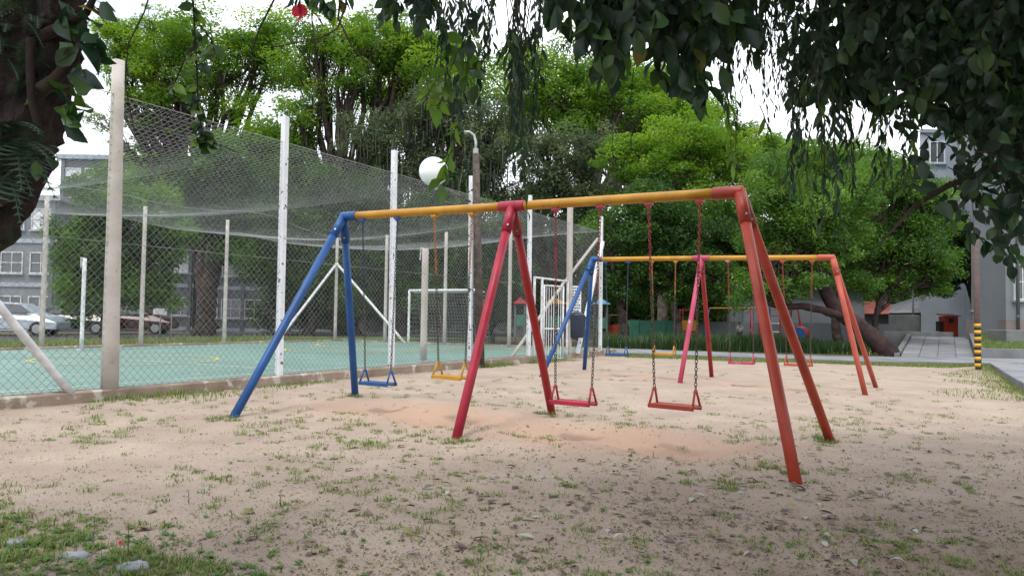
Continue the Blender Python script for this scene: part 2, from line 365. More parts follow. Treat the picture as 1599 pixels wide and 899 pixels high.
# kerb walls round the court
def kerb(label, a, b, t, top, bot):
    d = (b-a).normalized(); nn = Vector((-d.y, d.x, 0)); k = MB(); N = 40
    r2 = random.Random(3)
    prof = [(p, r2.uniform(-.012, .012), r2.uniform(-.012, .012)) for p in np.linspace(0, 1, N+1)]
    rows = []
    for p, j1, j2 in prof:
        c = a.lerp(b, p)
        rows.append([c - nn*(t/2+.02+j1) + Vector((0,0,bot)), c - nn*(t/2+j2) + Vector((0,0,top-.02)), c - nn*(t/2-.02) + Vector((0,0,top+j1*.6)),
                     c + nn*(t/2-.02) + Vector((0,0,top+j2*.6)), c + nn*(t/2) + Vector((0,0,top-.02)), c + nn*(t/2+.02) + Vector((0,0,bot))])
    for i in range(N):
        k.poly(rows[i] + rows[i+1], [(j, j+1, j+7, j+6) for j in range(5)])
    k.poly(rows[0] + rows[-1], [(5,4,3,2,1,0), (6,7,8,9,10,11)])
    return tag(k.build('kerb_wall', m_kerb), label, 'low wall')
kerb('stained concrete kerb under the near side of the court fence', near(S_START), near(s829), .2, .03, -.6)
kerb('short concrete kerb beside the white gate and waste bin', near(s888-.1), near(S_END+.1), .2, .03, -.6)
kerb('low concrete kerb along the far side of the green court', near(S_START)+W*COURT_W, near(S_END)+W*COURT_W, .2, .06, -.6)
kerb('low concrete kerb at the goal end of the court', near(S_END)+W*.15, near(S_END)+W*(COURT_W-.15), .2, .05, -.6)

def chainlink(a, b, z0, z1, step, r_, name, parent, mt):
    L = (b-a).length; H = z1-z0; d = (b-a).normalized(); nn = Vector((-d.y, d.x, 0)); segs = []
    k = -H
    while k < L:
        for sgn in (1, -1):
            s0, s1 = (max(k, 0), min(k+H, L)); h0, h1 = s0-k, s1-k
            if s1 - s0 > .01: segs.append((s0, h0 if sgn > 0 else H-h0, s1, h1 if sgn > 0 else H-h1, sgn))
        k += step
    V = []
    for s0, h0, s1, h1, sg in segs:
        A = a + d*s0 + Vector((0,0,z0+h0-a.z)); B = a + d*s1 + Vector((0,0,z0+h1-a.z)); t = (B-A).normalized(); q = nn.cross(t)
        off = nn*(sg*r_*.9)
        ring = [nn*r_, nn*(-.5*r_) + q*(.87*r_), nn*(-.5*r_) - q*(.87*r_)]
        V.append([A+off+x for x in ring] + [B+off+x for x in ring])
    V = np.array([[tuple(p) for p in s] for s in V])
    o = cards(name, V, 6, [(0,1,4,3), (1,2,5,4), (2,0,3,5)], mt, parent); o['kind'] = 'stuff'; return o
def pole(parent, base, top, r0, m_, name='post', n=12, r1=None, pts=6):
    k = MB(); base = Vector(base); top = Vector(top); r1 = r1 or r0
    k.tube([base.lerp(top, i/pts) for i in range(pts+1)], [r0 + (r1-r0)*i/pts for i in range(pts+1)], n)
    return k.build(name, m_, parent, smooth=True)
Z = lambda h: Vector((0,0,h))
# near fence
fn = thing('court_fence', near(0), 'tall chain-link fence on grey and white posts nearest the swings', 'fence')
SP = 3.36
pole(fn, near(0)-Z(.05), P(185, 95, 9.72), .105, m_pole, r1=.075)
for px, tpx, tpy, m_ in ((436, 445, 182, m_wpole), (611, 614, 235, m_wpole), (734, 734, 275, m_wpole), (825, 827, 305, m_wpole), (888, 890, 323, m_pole), (937, 939, 338, m_wpole)):
    b = near(atpx(px)); kk = P(tpx, tpy, b.y); t = Vector((b.x + (kk.x-b.x)*.5, b.y, kk.z)); th = .085 if m_ is m_pole else .06
    k = MB(); d = (t-b)
    k.obox((b+t)/2, U, th*.8, W, th*.8, d.normalized(), d.length/2); k.build('post', m_, fn, bevel=.008)
a_ = near(atpx(107, 615)) - W*.06; b_ = near(atpx(0, 485)) - W*.06; b_.z = P(0, 485, b_.y).z; tp_ = a_ + (b_-a_)*1.55; pole(fn, a_, tp_, .05, m_wmetal, 'brace'); q_ = Vector((tp_.x, tp_.y, CZ)) + W*.06; pole(fn, q_ - Z(.05), q_ + Z(HP), .095, m_pole, r1=.08)
s888 = atpx(888); s937 = atpx(937)
pole(fn, near(s888-3.2)+W*.15, near(s888)+W*.15+Z(2.1), .045, m_pole, 'brace')
pole(fn, near(s888)+W*.15+Z(2.1), near(s937)+W*.12+Z(3.6), .045, m_pole, 'brace')
kk = MB(); a_ = near(s888+.35)+W*-.12; b_ = near(s937-.1)+W*-.1+Z(3.5)
kk.obox((a_+b_)/2, U, .05, W, .05, (b_-a_).normalized(), (b_-a_).length/2); kk.build('brace', m_wpole, fn)
chainlink(near(-6.5), near(s829), CZ+.03, CZ+HP*.9, .107, .0024, 'chain_link_mesh', fn, m_wire)
chainlink(near(s829), near(s888), CZ+2.15, CZ+HP*.9, .107, .0024, 'chain_link_mesh', fn, m_wire)
chainlink(near(s888), near(s937), CZ+.03, CZ+HP*.9, .107, .0024, 'chain_link_mesh', fn, m_wire)
for h in (.04, 1.9, HP*.9):
    q = MB(); a_, b_ = near(-6.5)+Z(h-.0), near(s937)+Z(h)
    if h < 2: b_ = near(s829)+Z(h)
    q.tube([a_, b_], .004, 5); q.build('tension_wire', m_wire, fn)
# goal-end and far fences
def far_fence(label, a, b, posts, hp, m_):
    t = thing('court_fence', a, label, 'fence')
    for p in posts: pole(t, p - Z(.1), p + Z(hp*rnd.uniform(.97, 1.02)), .07, m_, r1=.06, n=8)
    chainlink(a, b, CZ+.06, CZ+hp*.9, .16, .0026, 'chain_link_mesh', t, m_wire)
    return t
C1 = near(s937); C2 = near(S_END) + W*COURT_W
def on_line(a, b, px):
    v = ray(px, 530); d = b - a; A = np.array([[d.x, -v.x], [d.y, -v.y]]); s = np.linalg.solve(A, [-a.x, -a.y]); return a + d*s[0]
fe = far_fence('chain-link fence with white posts at the goal end of the court', C1+U*.15, C2, [on_line(C1, C2, p) for p in (601, 694, 795)], HP, m_pole)
ff = far_fence('chain-link fence on pale posts along the far side of the court', near(S_START)+W*COURT_W, C2,
               [on_line(near(S_START)+W*COURT_W, C2, p) for p in (65, 220, 350, 523)], HP, m_pole)
cpst = on_line(near(S_START)+W*COURT_W, C2, 523)
pole(ff, cpst + Z(3.1), cpst - U*3.1 + Z(0), .05, m_wmetal, 'brace', 8)
pole(fe, cpst + Z(3.1), cpst - W*3.4 + U*.1, .05, m_wmetal, 'brace', 8)
# roof net
def sag(u, v): return -.55*math.sin(math.pi*u)*math.sin(math.pi*v)**.6*(.6+.4*math.sin(v*9)) - .25*abs(math.sin(v*math.pi*5))*4*u*(1-u) - .16*abs(math.sin(v*math.pi*5.2))*(u**4)
rn = MB(); NV = 26; NUu = 12
def npt(u, v):
    p = near(-6.0 + v*(s937+6.0)) + W*(COURT_W*u) + U*(u*v*(S_END-s937)); return p + Z(HP*.9 + sag(u, v))
V = []
def cord(pts, r_):
    for a, b in zip(pts[:-1], pts[1:]):
        t = (b-a).normalized(); q = t.orthogonal().normalized(); p2 = t.cross(q)
        ring = [q*r_, q*(-.5*r_)+p2*(.87*r_), q*(-.5*r_)-p2*(.87*r_)]
        V.append([tuple(a+x) for x in ring] + [tuple(b+x) for x in ring])
nu = 96; nv = 190
for i in range(nu+1): cord([npt(i/nu, j/NV) for j in range(NV+1)], .006 if i in (0, nu, nu//2) else .0015)
for j in range(nv+1): cord([npt(i/NUu, j/nv) for i in range(NUu+1)], .0015)
# hanging skirt of the net at the far side
o = cards('roof_net', np.array(V), 6, [(0,1,4,3), (1,2,5,4), (2,0,3,5)], m_net)
tag(o, 'fine pale netting stretched as a roof over the green court', 'net')

# goal
gp = PZ(690, 540, CZ); gt = thing('football_goal', gp, 'white steel football goal with a cord net at the court end', 'goal')
hw = 1.45; gh = 1.95; dp = .9
gl, gr = gp + W*hw, gp - W*hw
for p in (gl, gr): pole(gt, p, p + Z(gh), .045, m_wmetal, 'goal_post', 10)
pole(gt, gl + Z(gh), gr + Z(gh), .045, m_wmetal, 'crossbar', 10)
for p in (gl, gr):
    pole(gt, p + Z(gh), p + U*dp*.5 + Z(gh-.05), .02, m_wmetal, 'net_stay', 6)
V = []
def gnet(u, v):                  # u across, v from crossbar over the back to the ground
    b = gl.lerp(gr, u); s_ = .12*math.sin(math.pi*u)
    if v < .25: return b + U*(dp*.5*v/.25) + Z(gh - .06*math.sin(v/.25*3.14) - .02)
    q = (v-.25)/.75; return b + U*(dp*.5 + dp*.5*q + s_*math.sin(q*3.14)) + Z((gh-.03)*(1-q)+.02)
for i in range(25): cord([gnet(i/24, j/18) for j in range(19)], .004)
for j in range(23): cord([gnet(i/16, j/22) for i in range(17)], .004)
for side, p in ((0, gl), (1, gr)):
    for j in range(1, 12): cord([gnet(side, .25 + .75*j/12), p + Z(gh*(1-j/12))], .004)
tag(cards('goal_net', np.array(V), 6, [(0,1,4,3), (1,2,5,4), (2,0,3,5)], m_net, gt), kind='stuff')
# volleyball posts
for px, py, top, lab in ((661, 565, 388, 'pale volleyball post with a bent hook at its top, near the goal'), (127, 547, 403, 'thin white volleyball post on the far left side of the court')):
    b = PZ(px, py, CZ); t = thing('volleyball_post', b, lab, 'post'); h = P(px, top, b.y).z - CZ
    pole(t, b, b + Z(h), .075 if px > 500 else .05, m_pole if px > 500 else m_wmetal, 'pole', 10)
    k = MB(); k.tube([b + Z(h-.02), b + Z(h+.02) - U*.05 + W*.08, b + Z(h-.25) + W*.14], .018, 6); k.build('hook', m_wmetal, t)
    k = MB(); k.lathe(b, [(.14, 0), (.14, .02), (.09, .04)], 12); k.build('base_plate', m_galv, t)

# white gate
gb0 = near(s829+.12); gt = thing('court_gate', gb0, 'white barred steel gate standing open at the court corner', 'gate')
g_end = near(s888-.12); GH = 2.1
for p in (gb0+U*.03, near(atpx(845)), g_end): pole(gt, p-Z(.15), p + Z(GH), .035, m_wmetal, 'gate_post', 8)
pole(gt, gb0+Z(GH), g_end+Z(GH), .03, m_wmetal, 'lintel', 8)
leaf0 = near(atpx(846)) - W*.05 + Z(-.12)
def colpx(p): c_ = RM.transposed() @ (p - Vector((0,0,CAMZ))); return 799.5 + F*c_.x/-c_.z
hd = min((U*math.cos(R(a)) - W*math.sin(R(a)) for a in range(0, 90, 2)), key=lambda v_: abs(colpx(leaf0 + v_*.95) - 879))
lf = MB()
for s in (0, .95): lf.tube([leaf0+hd*s, leaf0+hd*s+Z(2.05)], .026, 8)
for h in (.02, .85, 2.03): lf.tube([leaf0+Z(h), leaf0+hd*.95+Z(h)], .024, 8)
fr = lf.build('gate_leaf', m_wmetal, gt, smooth=True)
for i in range(1, 8):
    k = MB(); k.tube([leaf0+hd*(.95*i/8)+Z(.03), leaf0+hd*(.95*i/8)+Z(2.02)], .011, 6); k.build('bar', m_wmetal, fr)
# bin and notice
def bin_():
    c = P(901, 509, near(s888+.45).y-.35); c.z = 0; z0 = P(901, 527, c.y).z; z1 = P(901, 494, c.y).z
    t = thing('waste_bin', c + Z(z0), 'dark navy plastic bin hung on the fence beside the gate', 'bin')
    k = MB(); h = z1-z0; k.lathe(c+Z(z0), [(.20,0),(.22,.03),(.26,h*.93),(.26,h),(.24,h),(.23,h*.95),(.19,.05)], 20); k.build('body', m_bin, t, smooth=True)
    k = MB(); k.lathe(c+Z(z0), [(.262,h*.93),(.28,h*.93),(.28,h*1.01),(.262,h*1.01)], 20); k.build('rim', m_bin, t)
    k = MB(); k.lathe(c+Z(z0+h*1.0), [(.24,0),(.22,.06),(.13,.12),(.03,.14)], 20); k.build('lid', m_bin, t, smooth=True)
    k = MB(); k.obox(c+W*.24+Z(z0+h*.8), U, .2, W, .03, Z(1), .03); k.build('bracket', m_galv, t)
bin_()
def notice():
    c = P(898, 467, near(s888+.3).y-.12); zt = P(898, 446, c.y).z; zb = P(898, 489, c.y).z; hh = (zt-zb)/2; c.z = (zt+zb)/2; U_ = (Vector((1,0,0))*.7 + U*.3).normalized(); W_ = Vector((-U_.y, U_.x, 0))
    t = thing('notice_board', c, 'white notice sheet with rows of dark print tied to the fence above the bin', 'sign')
    k = MB(); k.obox(c, U_, .19, W_, .008, Z(1), hh); k.build('board', m_paper, t)
    r2 = random.Random(4)
    for i in range(9):
        zz = hh*(.82 - i*.205); x = -.16
        k = MB()
        while x < .12:
            wd = r2.uniform(.025, .06); k.obox(c + U_*(x+wd/2) - W_*.011 + Z(zz), U_, wd/2, W_, .001, Z(1), hh*.045); x += wd + .018
        k.build('line_of_print', m_ink, t)['kind'] = 'stuff'
notice()
# wooden lamp post with globe
lb = near(atpx(738)) - W*.22; lb.z = gz(lb.x, lb.y)
lt = thing('lamp_post', lb, 'dark wooden lamp post with a white globe and curved steel arm', 'street lamp')
ltop = P(743, 240, lb.y)
k = MB(); k.tube([lb-Z(.1), lb.lerp(ltop,.5), ltop], [.10,.085,.075], 10); k.build('pole', m_wood, lt, smooth=True)
a = [P(742, 250, lb.y), P(743, 222, lb.y), P(740, 211, lb.y), P(733, 206, lb.y), P(725, 206, lb.y)]
k = MB(); k.tube(a, .03, 8); k.build('curved_arm', m_galv, lt, smooth=True)
k = MB(); k.tube([P(743, 246, lb.y), P(743, 232, lb.y)], .06, 10); k.build('collar', m_galv, lt)
gc = P(677, 268, lb.y - .3)
k = MB(); rg = .33
k.lathe(gc, [(max(.02, rg*math.sin(R(a_))), -rg*math.cos(R(a_))) for a_ in range(4, 180, 8)], 26); k.build('globe', m_lampw, lt, smooth=True)
k = MB(); k.tube([gc - Z(rg*1.0), gc - Z(rg*1.25)], .10, 12); k.build('globe_holder', m_galv, lt)
k = MB(); k.tube([gc - Z(rg*1.2), P(700, 296, lb.y-.2), P(716, 305, lb.y-.1), P(740, 318, lb.y)], .025, 8); k.build('bracket_arm', m_wood, lt, smooth=True)

# ================================================================= SWINGS
def swing_frame(bar, feet, lab, cols, rb, rl, group):
    base = (feet[0]+feet[1]+feet[4]+feet[5])/4
    t = thing('swing_set', base, lab, 'swing frame', group)
    L, M, Rr = bar; d1 = (M-L).normalized(); d2 = (Rr-M).normalized(); y = MATS['yellow_paint']
    for a, b, d in ((L+d1*.22, M-d1*.16, d1), (M+d2*.16, Rr-d2*.24, d2)):
        k = MB(); k.tube([a.lerp(b, i/6) for i in range(7)], rb, 14); k.build('crossbar', y, t, smooth=True)
    for c, ends, m_, fs, out in ((L, [L-d1*.03, L+d1*.24], cols[0], feet[0:2], -d1), (M, [M-d1*.17, M+d2*.17], cols[1], feet[2:4], None), (Rr, [Rr-d2*.26, Rr+d2*.03], cols[2], feet[4:6], d2)):
        k = MB(); k.tube(ends, rb*1.18, 14); k.build('joint_sleeve', m_[0], t, smooth=True, bevel=.004)
        for f, mm in zip(fs, m_):
            f = f - Z(.12); dirn = (f-c).normalized()
            k = MB(); k.tube([c + dirn*(.30+(f-c).length*0), c.lerp(f, .4), c.lerp(f, .7), f], rl, 14); k.build('leg', mm, t, smooth=True)
            k = MB(); k.tube([c - dirn*.02, c+dirn*.345], rl*1.17, 14); s_ = k.build('leg_socket', mm, t, smooth=True)
            k = MB(); sd_ = dirn.orthogonal().normalized(); b = c + dirn*.28
            sd_ = (Vector((0,-1,0)) - dirn*dirn.dot(Vector((0,-1,0)))).normalized()
            k.tube([b+sd_*rl*1.1, b+sd_*(rl*1.17+.014)], .013, 6); k.build('bolt', m_galv, s_)
    return t
feetA = [G(355,653), G(556,621), G(708,686), G(865,646), G(1248,757), G(1303,689)]
feetB = [G(842,587), G(912,576), G(1060,599), G(1112,588), G(1354,618)]
mB = feetB[3]-feetB[2]; f6 = feetB[4] + mB; f6.z = gz(f6.x, f6.y); feetB.append(f6)
for i, f in enumerate(feetA + feetB): print('foot', i, [round(c, 2) for c in f])
for b in BARA + BARB: print('bar', [round(c, 2) for c in b])
swing_frame(BARA, feetA, 'nearest swing frame with blue, crimson and orange-red legs under yellow crossbars', [(m_blue, m_blue), (m_crim, m_red), (m_orange, m_orange)], .052, .05, 'swing frames in the sand yard')
swing_frame(BARB, feetB, 'farther swing frame with a faded pink middle leg, close to the path', [(m_blue, m_blue), (m_pink, m_red), (m_salmon, m_salmon)], .05, .048, 'swing frames in the sand yard')
def chain(a, b, pitch, r_, seg=7):
    k = MB(); d = (b-a); n_ = max(2, int(d.length/pitch)); t = d.normalized(); q = t.orthogonal().normalized(); p2 = t.cross(q); hl = pitch*.68; hw_ = r_*2.6
    for i in range(n_):
        c = a + d*((i+.5)/n_); s = q if i % 2 else p2; pts = []
        for j in range(seg):
            an = 2*math.pi*j/seg; pts.append(c + t*(hl*math.cos(an)) + s*(hw_*math.sin(an)))
        nn = t.cross(s); o = len(k.v)
        for j, p in enumerate(pts):
            rad = (p-c).normalized()
            for m_ in range(3):
                an = 2*math.pi*m_/3; k.v.append(tuple(p + (rad*math.cos(an) + nn*math.sin(an))*r_))
        for j in range(seg):
            j2 = (j+1) % seg
            for m_ in range(3):
                m2 = (m_+1) % 3; k.f.append((o+j*3+m_, o+j*3+m2, o+j2*3+m2, o+j2*3+m_))
    return k
SCOL = {'blue': (m_blue, m_chain_b, m_chain), 'yellow': (m_yell, m_chain_o, m_chain), 'red': (m_crim, m_chain_r, m_chain),
        'orange': (m_orange, m_chain_r, m_chain), 'pink': (m_pink, m_chain_r, m_chain), 'salmon': (m_salmon, m_chain_r, m_chain)}
SLAB = ['blue swing seat hanging beside the blue leg of the nearest frame', 'yellow swing seat on an orange chain, in front of the wooden lamp post',
        'crimson swing seat just right of the crimson middle legs of the nearest frame', 'orange-red swing seat on rusty chains, the largest seat in view',
        'small blue swing seat hanging from the farther frame near the waste bin', 'small yellow swing seat hanging from the farther frame',
        'small pink swing seat on the farther frame, right of its pink and red middle legs', 'small faded orange swing seat at the right end of the farther frame']
for (bar, pa, pb, py, cn), lab in zip(SW, SLAB):
    A, B = on_bar(bar, pa) - Z(.05), on_bar(bar, pb) - Z(.05); d = B-A; d.z = 0; hd_ = d.normalized(); pd = Vector((-hd_.y, hd_.x, 0))
    mid = (A+B)/2; zs = P((pa+pb)/2, py, mid.y).z
    t = thing('swing', Vector((mid.x, mid.y, zs)), lab, 'swing', 'swings'); sc, c1, c2 = SCOL[cn]
    sh = hd_*(-.03 if cn == 'red' else .02); c = Vector((mid.x, mid.y, zs)) + sh; hw = .235; tw = rnd.uniform(-.12, .12)
    hx = (hd_*math.cos(tw) + pd*math.sin(tw)); px_ = Vector((-hx.y, hx.x, 0))
    k = MB(); k.obox(c, hx, hw, px_, .085, Z(1), .011)
    for s in (-1, 1): k.obox(c + px_*(s*.088) - Z(.006), hx, hw+.012, px_, .008, Z(1), .022)
    k.build('seat', sc, t, bevel=.004)
    for s, T in ((-1, A), (1, B)):
        e = c + hx*(s*hw); top = e + Z(.17) - hx*(s*.01)
        k = MB()
        for q in (-1, 1):
            k.tube([e + px_*(q*.085) + Z(.0), top + px_*(q*.012)], .012, 7)
        k.tube([e - px_*.1, e + px_*.1], .013, 7)
        k.tube([top + Z(-.02) - px_*.03, top + Z(-.02) + px_*.03], .012, 7)
        k.build('side_bracket', sc, t, smooth=True)
        k = MB(); k.obox(T - Z(.012), hd_, .04, pd, .034, Z(1), .016); k.obox(T - Z(.03), hd_, .02, pd, .022, Z(1), .02)
        k.tube([T - Z(.03), T - Z(.075)], .012, 7); k.build('hanger', sc, t)
        T2 = T - Z(.07); spl = T2.lerp(top, .38 if cn not in ('blue', 'red') else .45)
        ch = chain(T2, spl, .036, .0054).build('painted_chain', c1, t); chain(spl, top, .036, .0054).build('bare_chain', c2, t)

# ================================================================= PATH, RAMP, WALLS (right)
PY0, PY1 = 24.9, 28.3
pz = lambda x: gz(max(x, 3), 26) + .10
path = MB(); xs_ = np.linspace(3.2, 24, 20)
for a, b in zip(xs_[:-1], xs_[1:]):
    path.hexa([(a,PY0,pz(a)-.4),(b,PY0,pz(b)-.4),(b,PY1,pz(b)-.4),(a,PY1,pz(a)-.4)], [(a,PY0,pz(a)-.03),(b,PY0,pz(b)-.03),(b,PY1,pz(b)-.03),(a,PY1,pz(a)-.03)])
pb = tag(path.build('path', m_conc), kind='structure')
def slab(c4, zf, name, m_, par, th=.05):
    j = rnd.uniform(-.006, .006)
    k = MB(); top = [Vector((x, y, zf(x, y)+j)) for x, y in c4]; k.hexa([p - Z(th) for p in top], top); return k.build(name, m_, par, bevel=.008)
x = 3.22; tw_ = 1.22
while x < 23.5:
    for y0, y1 in ((PY0+.01, PY0+1.68), (PY0+1.70, PY1-.01)):
        slab([(x, y0), (x+tw_-.03, y0), (x+tw_-.03, y1), (x, y1)], lambda a, b: pz(a), 'paving_slab', m_slab2 if rnd.random() < .6 else m_slab, pb)
    x += tw_
# branch of the path coming towards the camera on the right
c0 = Vector((15.7, 24.86, 0)); dv = -U; nv_ = Vector((.8759, -.4826, 0))
br = MB(); q = [c0, c0+nv_*3.0, c0+nv_*3.0+dv*14, c0+dv*14]; q = [Vector((p.x, p.y, pz(p.x)-.035)) for p in q]
br.hexa([p-Z(.4) for p in q], q); bo = tag(br.build('side_path', m_conc), kind='structure')
for i in range(11):
    for j in range(2):
        o_ = c0 + dv*(.02+i*1.25) + nv_*(.02+j*1.5); e1 = dv*1.22; e2 = nv_*1.46
        slab([(p.x, p.y) for p in (o_, o_+e1, o_+e1+e2, o_+e2)], lambda a, b: pz(a), 'paving_slab', m_slab if rnd.random() < .5 else m_slab2, bo)
# ramp
r0l, r0r = Vector((14.55, 28.35, 0)), Vector((17.35, 28.35, 0))
rlen = 10.5; rz = lambda s: pz(14) + .01 + .62*s/rlen
rv = Vector((.50, .866, 0))
def rp(u, s): p = r0l.lerp(r0r, u) + rv*s; return Vector((p.x, p.y, rz(s)))
k = MB()
k.hexa([rp(0,0)-Z(.5), rp(1,0)-Z(.5), rp(1,rlen)-Z(1), rp(0,rlen)-Z(1)], [rp(0,0)-Z(.035), rp(1,0)-Z(.035), rp(1,rlen)-Z(.035), rp(0,rlen)-Z(.035)])
ro = tag(k.build('ramp', m_conc), kind='structure')
for i in range(8):
    for j in range(4):
        s0, s1 = i*rlen/8+.015, (i+1)*rlen/8-.015; u0, u1 = j/4+.006, (j+1)/4-.006
        top = [rp(u0,s0), rp(u1,s0), rp(u1,s1), rp(u0,s1)]; j_ = Z(rnd.uniform(-.006,.006)); top = [p+j_ for p in top]
        kk = MB(); kk.hexa([p-Z(.05) for p in top], top); kk.build('paving_slab', m_slab if rnd.random() < .6 else m_slab2, ro, bevel=.008)
def lowwall(label, pts, th, h):
    k = MB(); pts = [Vector(p) for p in pts]
    for a, b in zip(pts[:-1], pts[1:]):
        d = (b-a); d.z = 0; d.normalize(); nn = Vector((-d.y, d.x, 0))*th/2
        k.hexa([a-nn-Z(.6), b-nn-Z(.6), b+nn-Z(.6), a+nn-Z(.6)], [a-nn+Z(h), b-nn+Z(h), b+nn+Z(h), a+nn+Z(h)])
    return tag(k.build('low_wall', m_conc, bevel=.012), label, 'low wall')
lowwall('low grey concrete wall up the right side of the paved ramp', [rp(1,.28)+Vector((.12,0,0)), rp(1,rlen)+Vector((.12,0,0))], .2, .30)
lowwall('low grey concrete wall in front of the lawn, behind the striped pole', [Vector((17.5, 28.5, pz(17))), Vector((26, 28.5, pz(17)))], .22, .36)
lowwall('low grey concrete wall edging the left side of the paved ramp', [rp(0,.05)-Vector((.12,0,0)), rp(0,rlen)-Vector((.12,0,0))], .18, .12)
lowwall('low grey wall closing the top of the ramp below the gabled building', [rp(-.5,rlen+.2), rp(.72,rlen+.2)], .22, .22)
# lawn on the right
lz = lambda X, Y: .33 + np.minimum(.075*(Y-28.6), .62) + .02*(vnoise(X, Y, .8, 8)-.5)
k = MB(); m_lawn = mat('lawn_soil', (.09, .14, .04), .95, (.06, .09, .03), 3, bump=.5, bscale=25)
sheet('lawn', np.linspace(0, 1, 14), np.linspace(28.62, 43, 30), lambda X, Y: X*0, m_lawn)
lo = bpy.data.objects['lawn']; vv = np.zeros(len(lo.data.vertices)*3, np.float32); lo.data.vertices.foreach_get('co', vv); vv = vv.reshape(-1,3)
xl = 17.6 + (vv[:,1]-28.35)*.577; vv[:,0] = xl + vv[:,0]*12; vv[:,2] = lz(vv[:,0], vv[:,1]); lo.data.vertices.foreach_set('co', vv.ravel()); lo.data.update()

def blades(n_, xyf, hmin, hmax, wd, name, m_, lean=.5, parent=None, label=None):
    X, Y, Zz, S = xyf(n_); H = rng.uniform(hmin, hmax, n_)*S; an = rng.uniform(0, 6.283, n_); ln = rng.uniform(.1, 1, n_)*lean
    b = np.stack([X, Y, Zz-.004], 1); dirx = np.stack([np.cos(an), np.sin(an), an*0], 1); side = np.stack([-np.sin(an), np.cos(an), an*0], 1)
    w_ = (wd*rng.uniform(.6, 1.3, n_))[:, None]; up = np.array([[0, 0, 1.]])
    mid = b + dirx*(H*ln*.35)[:, None] + up*(H*.6)[:, None]; tip = b + dirx*(H*ln)[:, None] + up*(H*np.sqrt(np.clip(1-.6*ln**2,.1,1)))[:, None]
    V = np.stack([b - side*w_, b + side*w_, mid + side*w_*.75, mid - side*w_*.75, tip], 1)
    o = cards(name, V, 5, [(0,1,2,3), (3,2,4)], m_, parent, rng.random(n_)); o['kind'] = 'stuff'
    if label: tag(o, label, 'grass')
    return o
def lawn_xy(n_):
    Y = 28.7 + rng.random(n_)**1.3*12; X = 17.75 + (Y-28.35)*.577 + rng.random(n_)*9; return X, Y, lz(X, Y), np.ones(n_)
blades(26000, lawn_xy, .05, .13, .008, 'lawn_grass', g_grass, label='short green lawn grass in front of the grey building')

# tall grass bed behind the path
bedk = MB(); bedk.hexa([(3.4,28.6,-.3),(14.2,28.6,-.3),(14.2,31.2,-.3),(3.4,31.2,-.3)], [(3.4,28.6,.14),(14.2,28.6,.02),(14.2,31.2,.05),(3.4,31.2,.16)])
tag(bedk.build('planting_bed', m_dirt), kind='structure')
def bed_xy(n_):
    X = 3.4 + rng.random(n_)*10.2; Y = 28.65 + rng.random(n_)*2.4; dz = .6 + .6*vnoise(X, Y, 1.2, 31); return X, Y, .12 - .01*(X-3.4), dz
blades(15000, bed_xy, .35, .85, .011, 'tall_grass', g_tall, .8, label='long dark green grass in the bed behind the path')
blades(3500, lambda n_: (lambda X: (X, 28.6 + rng.random(n_)*6, .05+0*X, np.ones(n_)))(12.2 + rng.random(n_)*2.0), .05, .14, .01, 'bank_grass', g_grass, label='thin grass on the bare bank left of the ramp')
# grass verge between sand and path, and along the kerb
def verge(n_):
    X = 3 + rng.random(n_)*13; Y = 24.85 - rng.random(n_)**1.6*(.55 + .9*vnoise(X, X*0, 1.5, 41)); return X, Y, sandz(X, Y), np.ones(n_)
blades(16000, verge, .04, .11, .007, 'verge_grass', g_grass, label='ragged green grass along the sandy edge of the path')
def verge3(n_):
    s_ = rng.random(n_)*13; off = .05 + rng.random(n_)**2.6*(.3 + 1.1*vnoise(s_, s_*0, .8, 47))*np.clip(s_/5, .12, 1)*1.2; X = c0.x + dv.x*s_ - nv_.x*off; Y = c0.y + dv.y*s_ - nv_.y*off; return X, Y, sandz(X, Y), np.ones(n_)
blades(5500, verge3, .02, .08, .006, 'side_verge_grass', g_grass, label='green grass fringe along the side path at the right edge')
def verge2(n_):
    s = -1.5 + rng.random(n_)*15; off = -.16 - rng.random(n_)**2*.5*(.3 + vnoise(s, s*0, 1.1, 44)); keep = vnoise(s, s*0, .9, 45)
    X = N0.x + U.x*s + W.x*off; Y = N0.y + U.y*s + W.y*off; return X, Y, sandz(X, Y), np.clip((keep-.35)*2.5, .05, 1)
blades(5200, verge2, .04, .15, .006, 'kerb_weeds', g_grass, label='green weeds growing along the foot of the court kerb')
# far lawn beyond the court
def flawn(n_):
    s = -9 + rng.random(n_)*27; t_ = COURT_W + .25 + rng.random(n_)**1.3*5; X = N0.x + U.x*s + W.x*t_; Y = N0.y + U.y*s + W.y*t_; return X, Y, X*0+.21, np.ones(n_)
k = MB(); q = [near(-12)+W*(COURT_W+.1), near(30)+W*(COURT_W+.1), near(30)+W*(COURT_W+6), near(-12)+W*(COURT_W+6)]; q = [Vector((p.x,p.y,.2)) for p in q]
k.hexa([p-Z(.6) for p in q], q); tag(k.build('grass_strip', m_lawn), kind='structure')
blades(14000, flawn, .06, .2, .014, 'strip_grass', g_grass, label='strip of green grass beyond the far court kerb')
k = MB(); q = [near(-30)+W*(COURT_W+6.1), near(60)+W*(COURT_W+6.1), near(60)+W*(COURT_W+16), near(-30)+W*(COURT_W+16)]; q = [Vector((p.x,p.y,.16)) for p in q]
m_asph = mat('asphalt', (.055, .055, .058), .9, (.04, .04, .042), 2)
k.hexa([p-Z(.5) for p in q], q); tag(k.build('road', m_asph), kind='structure')

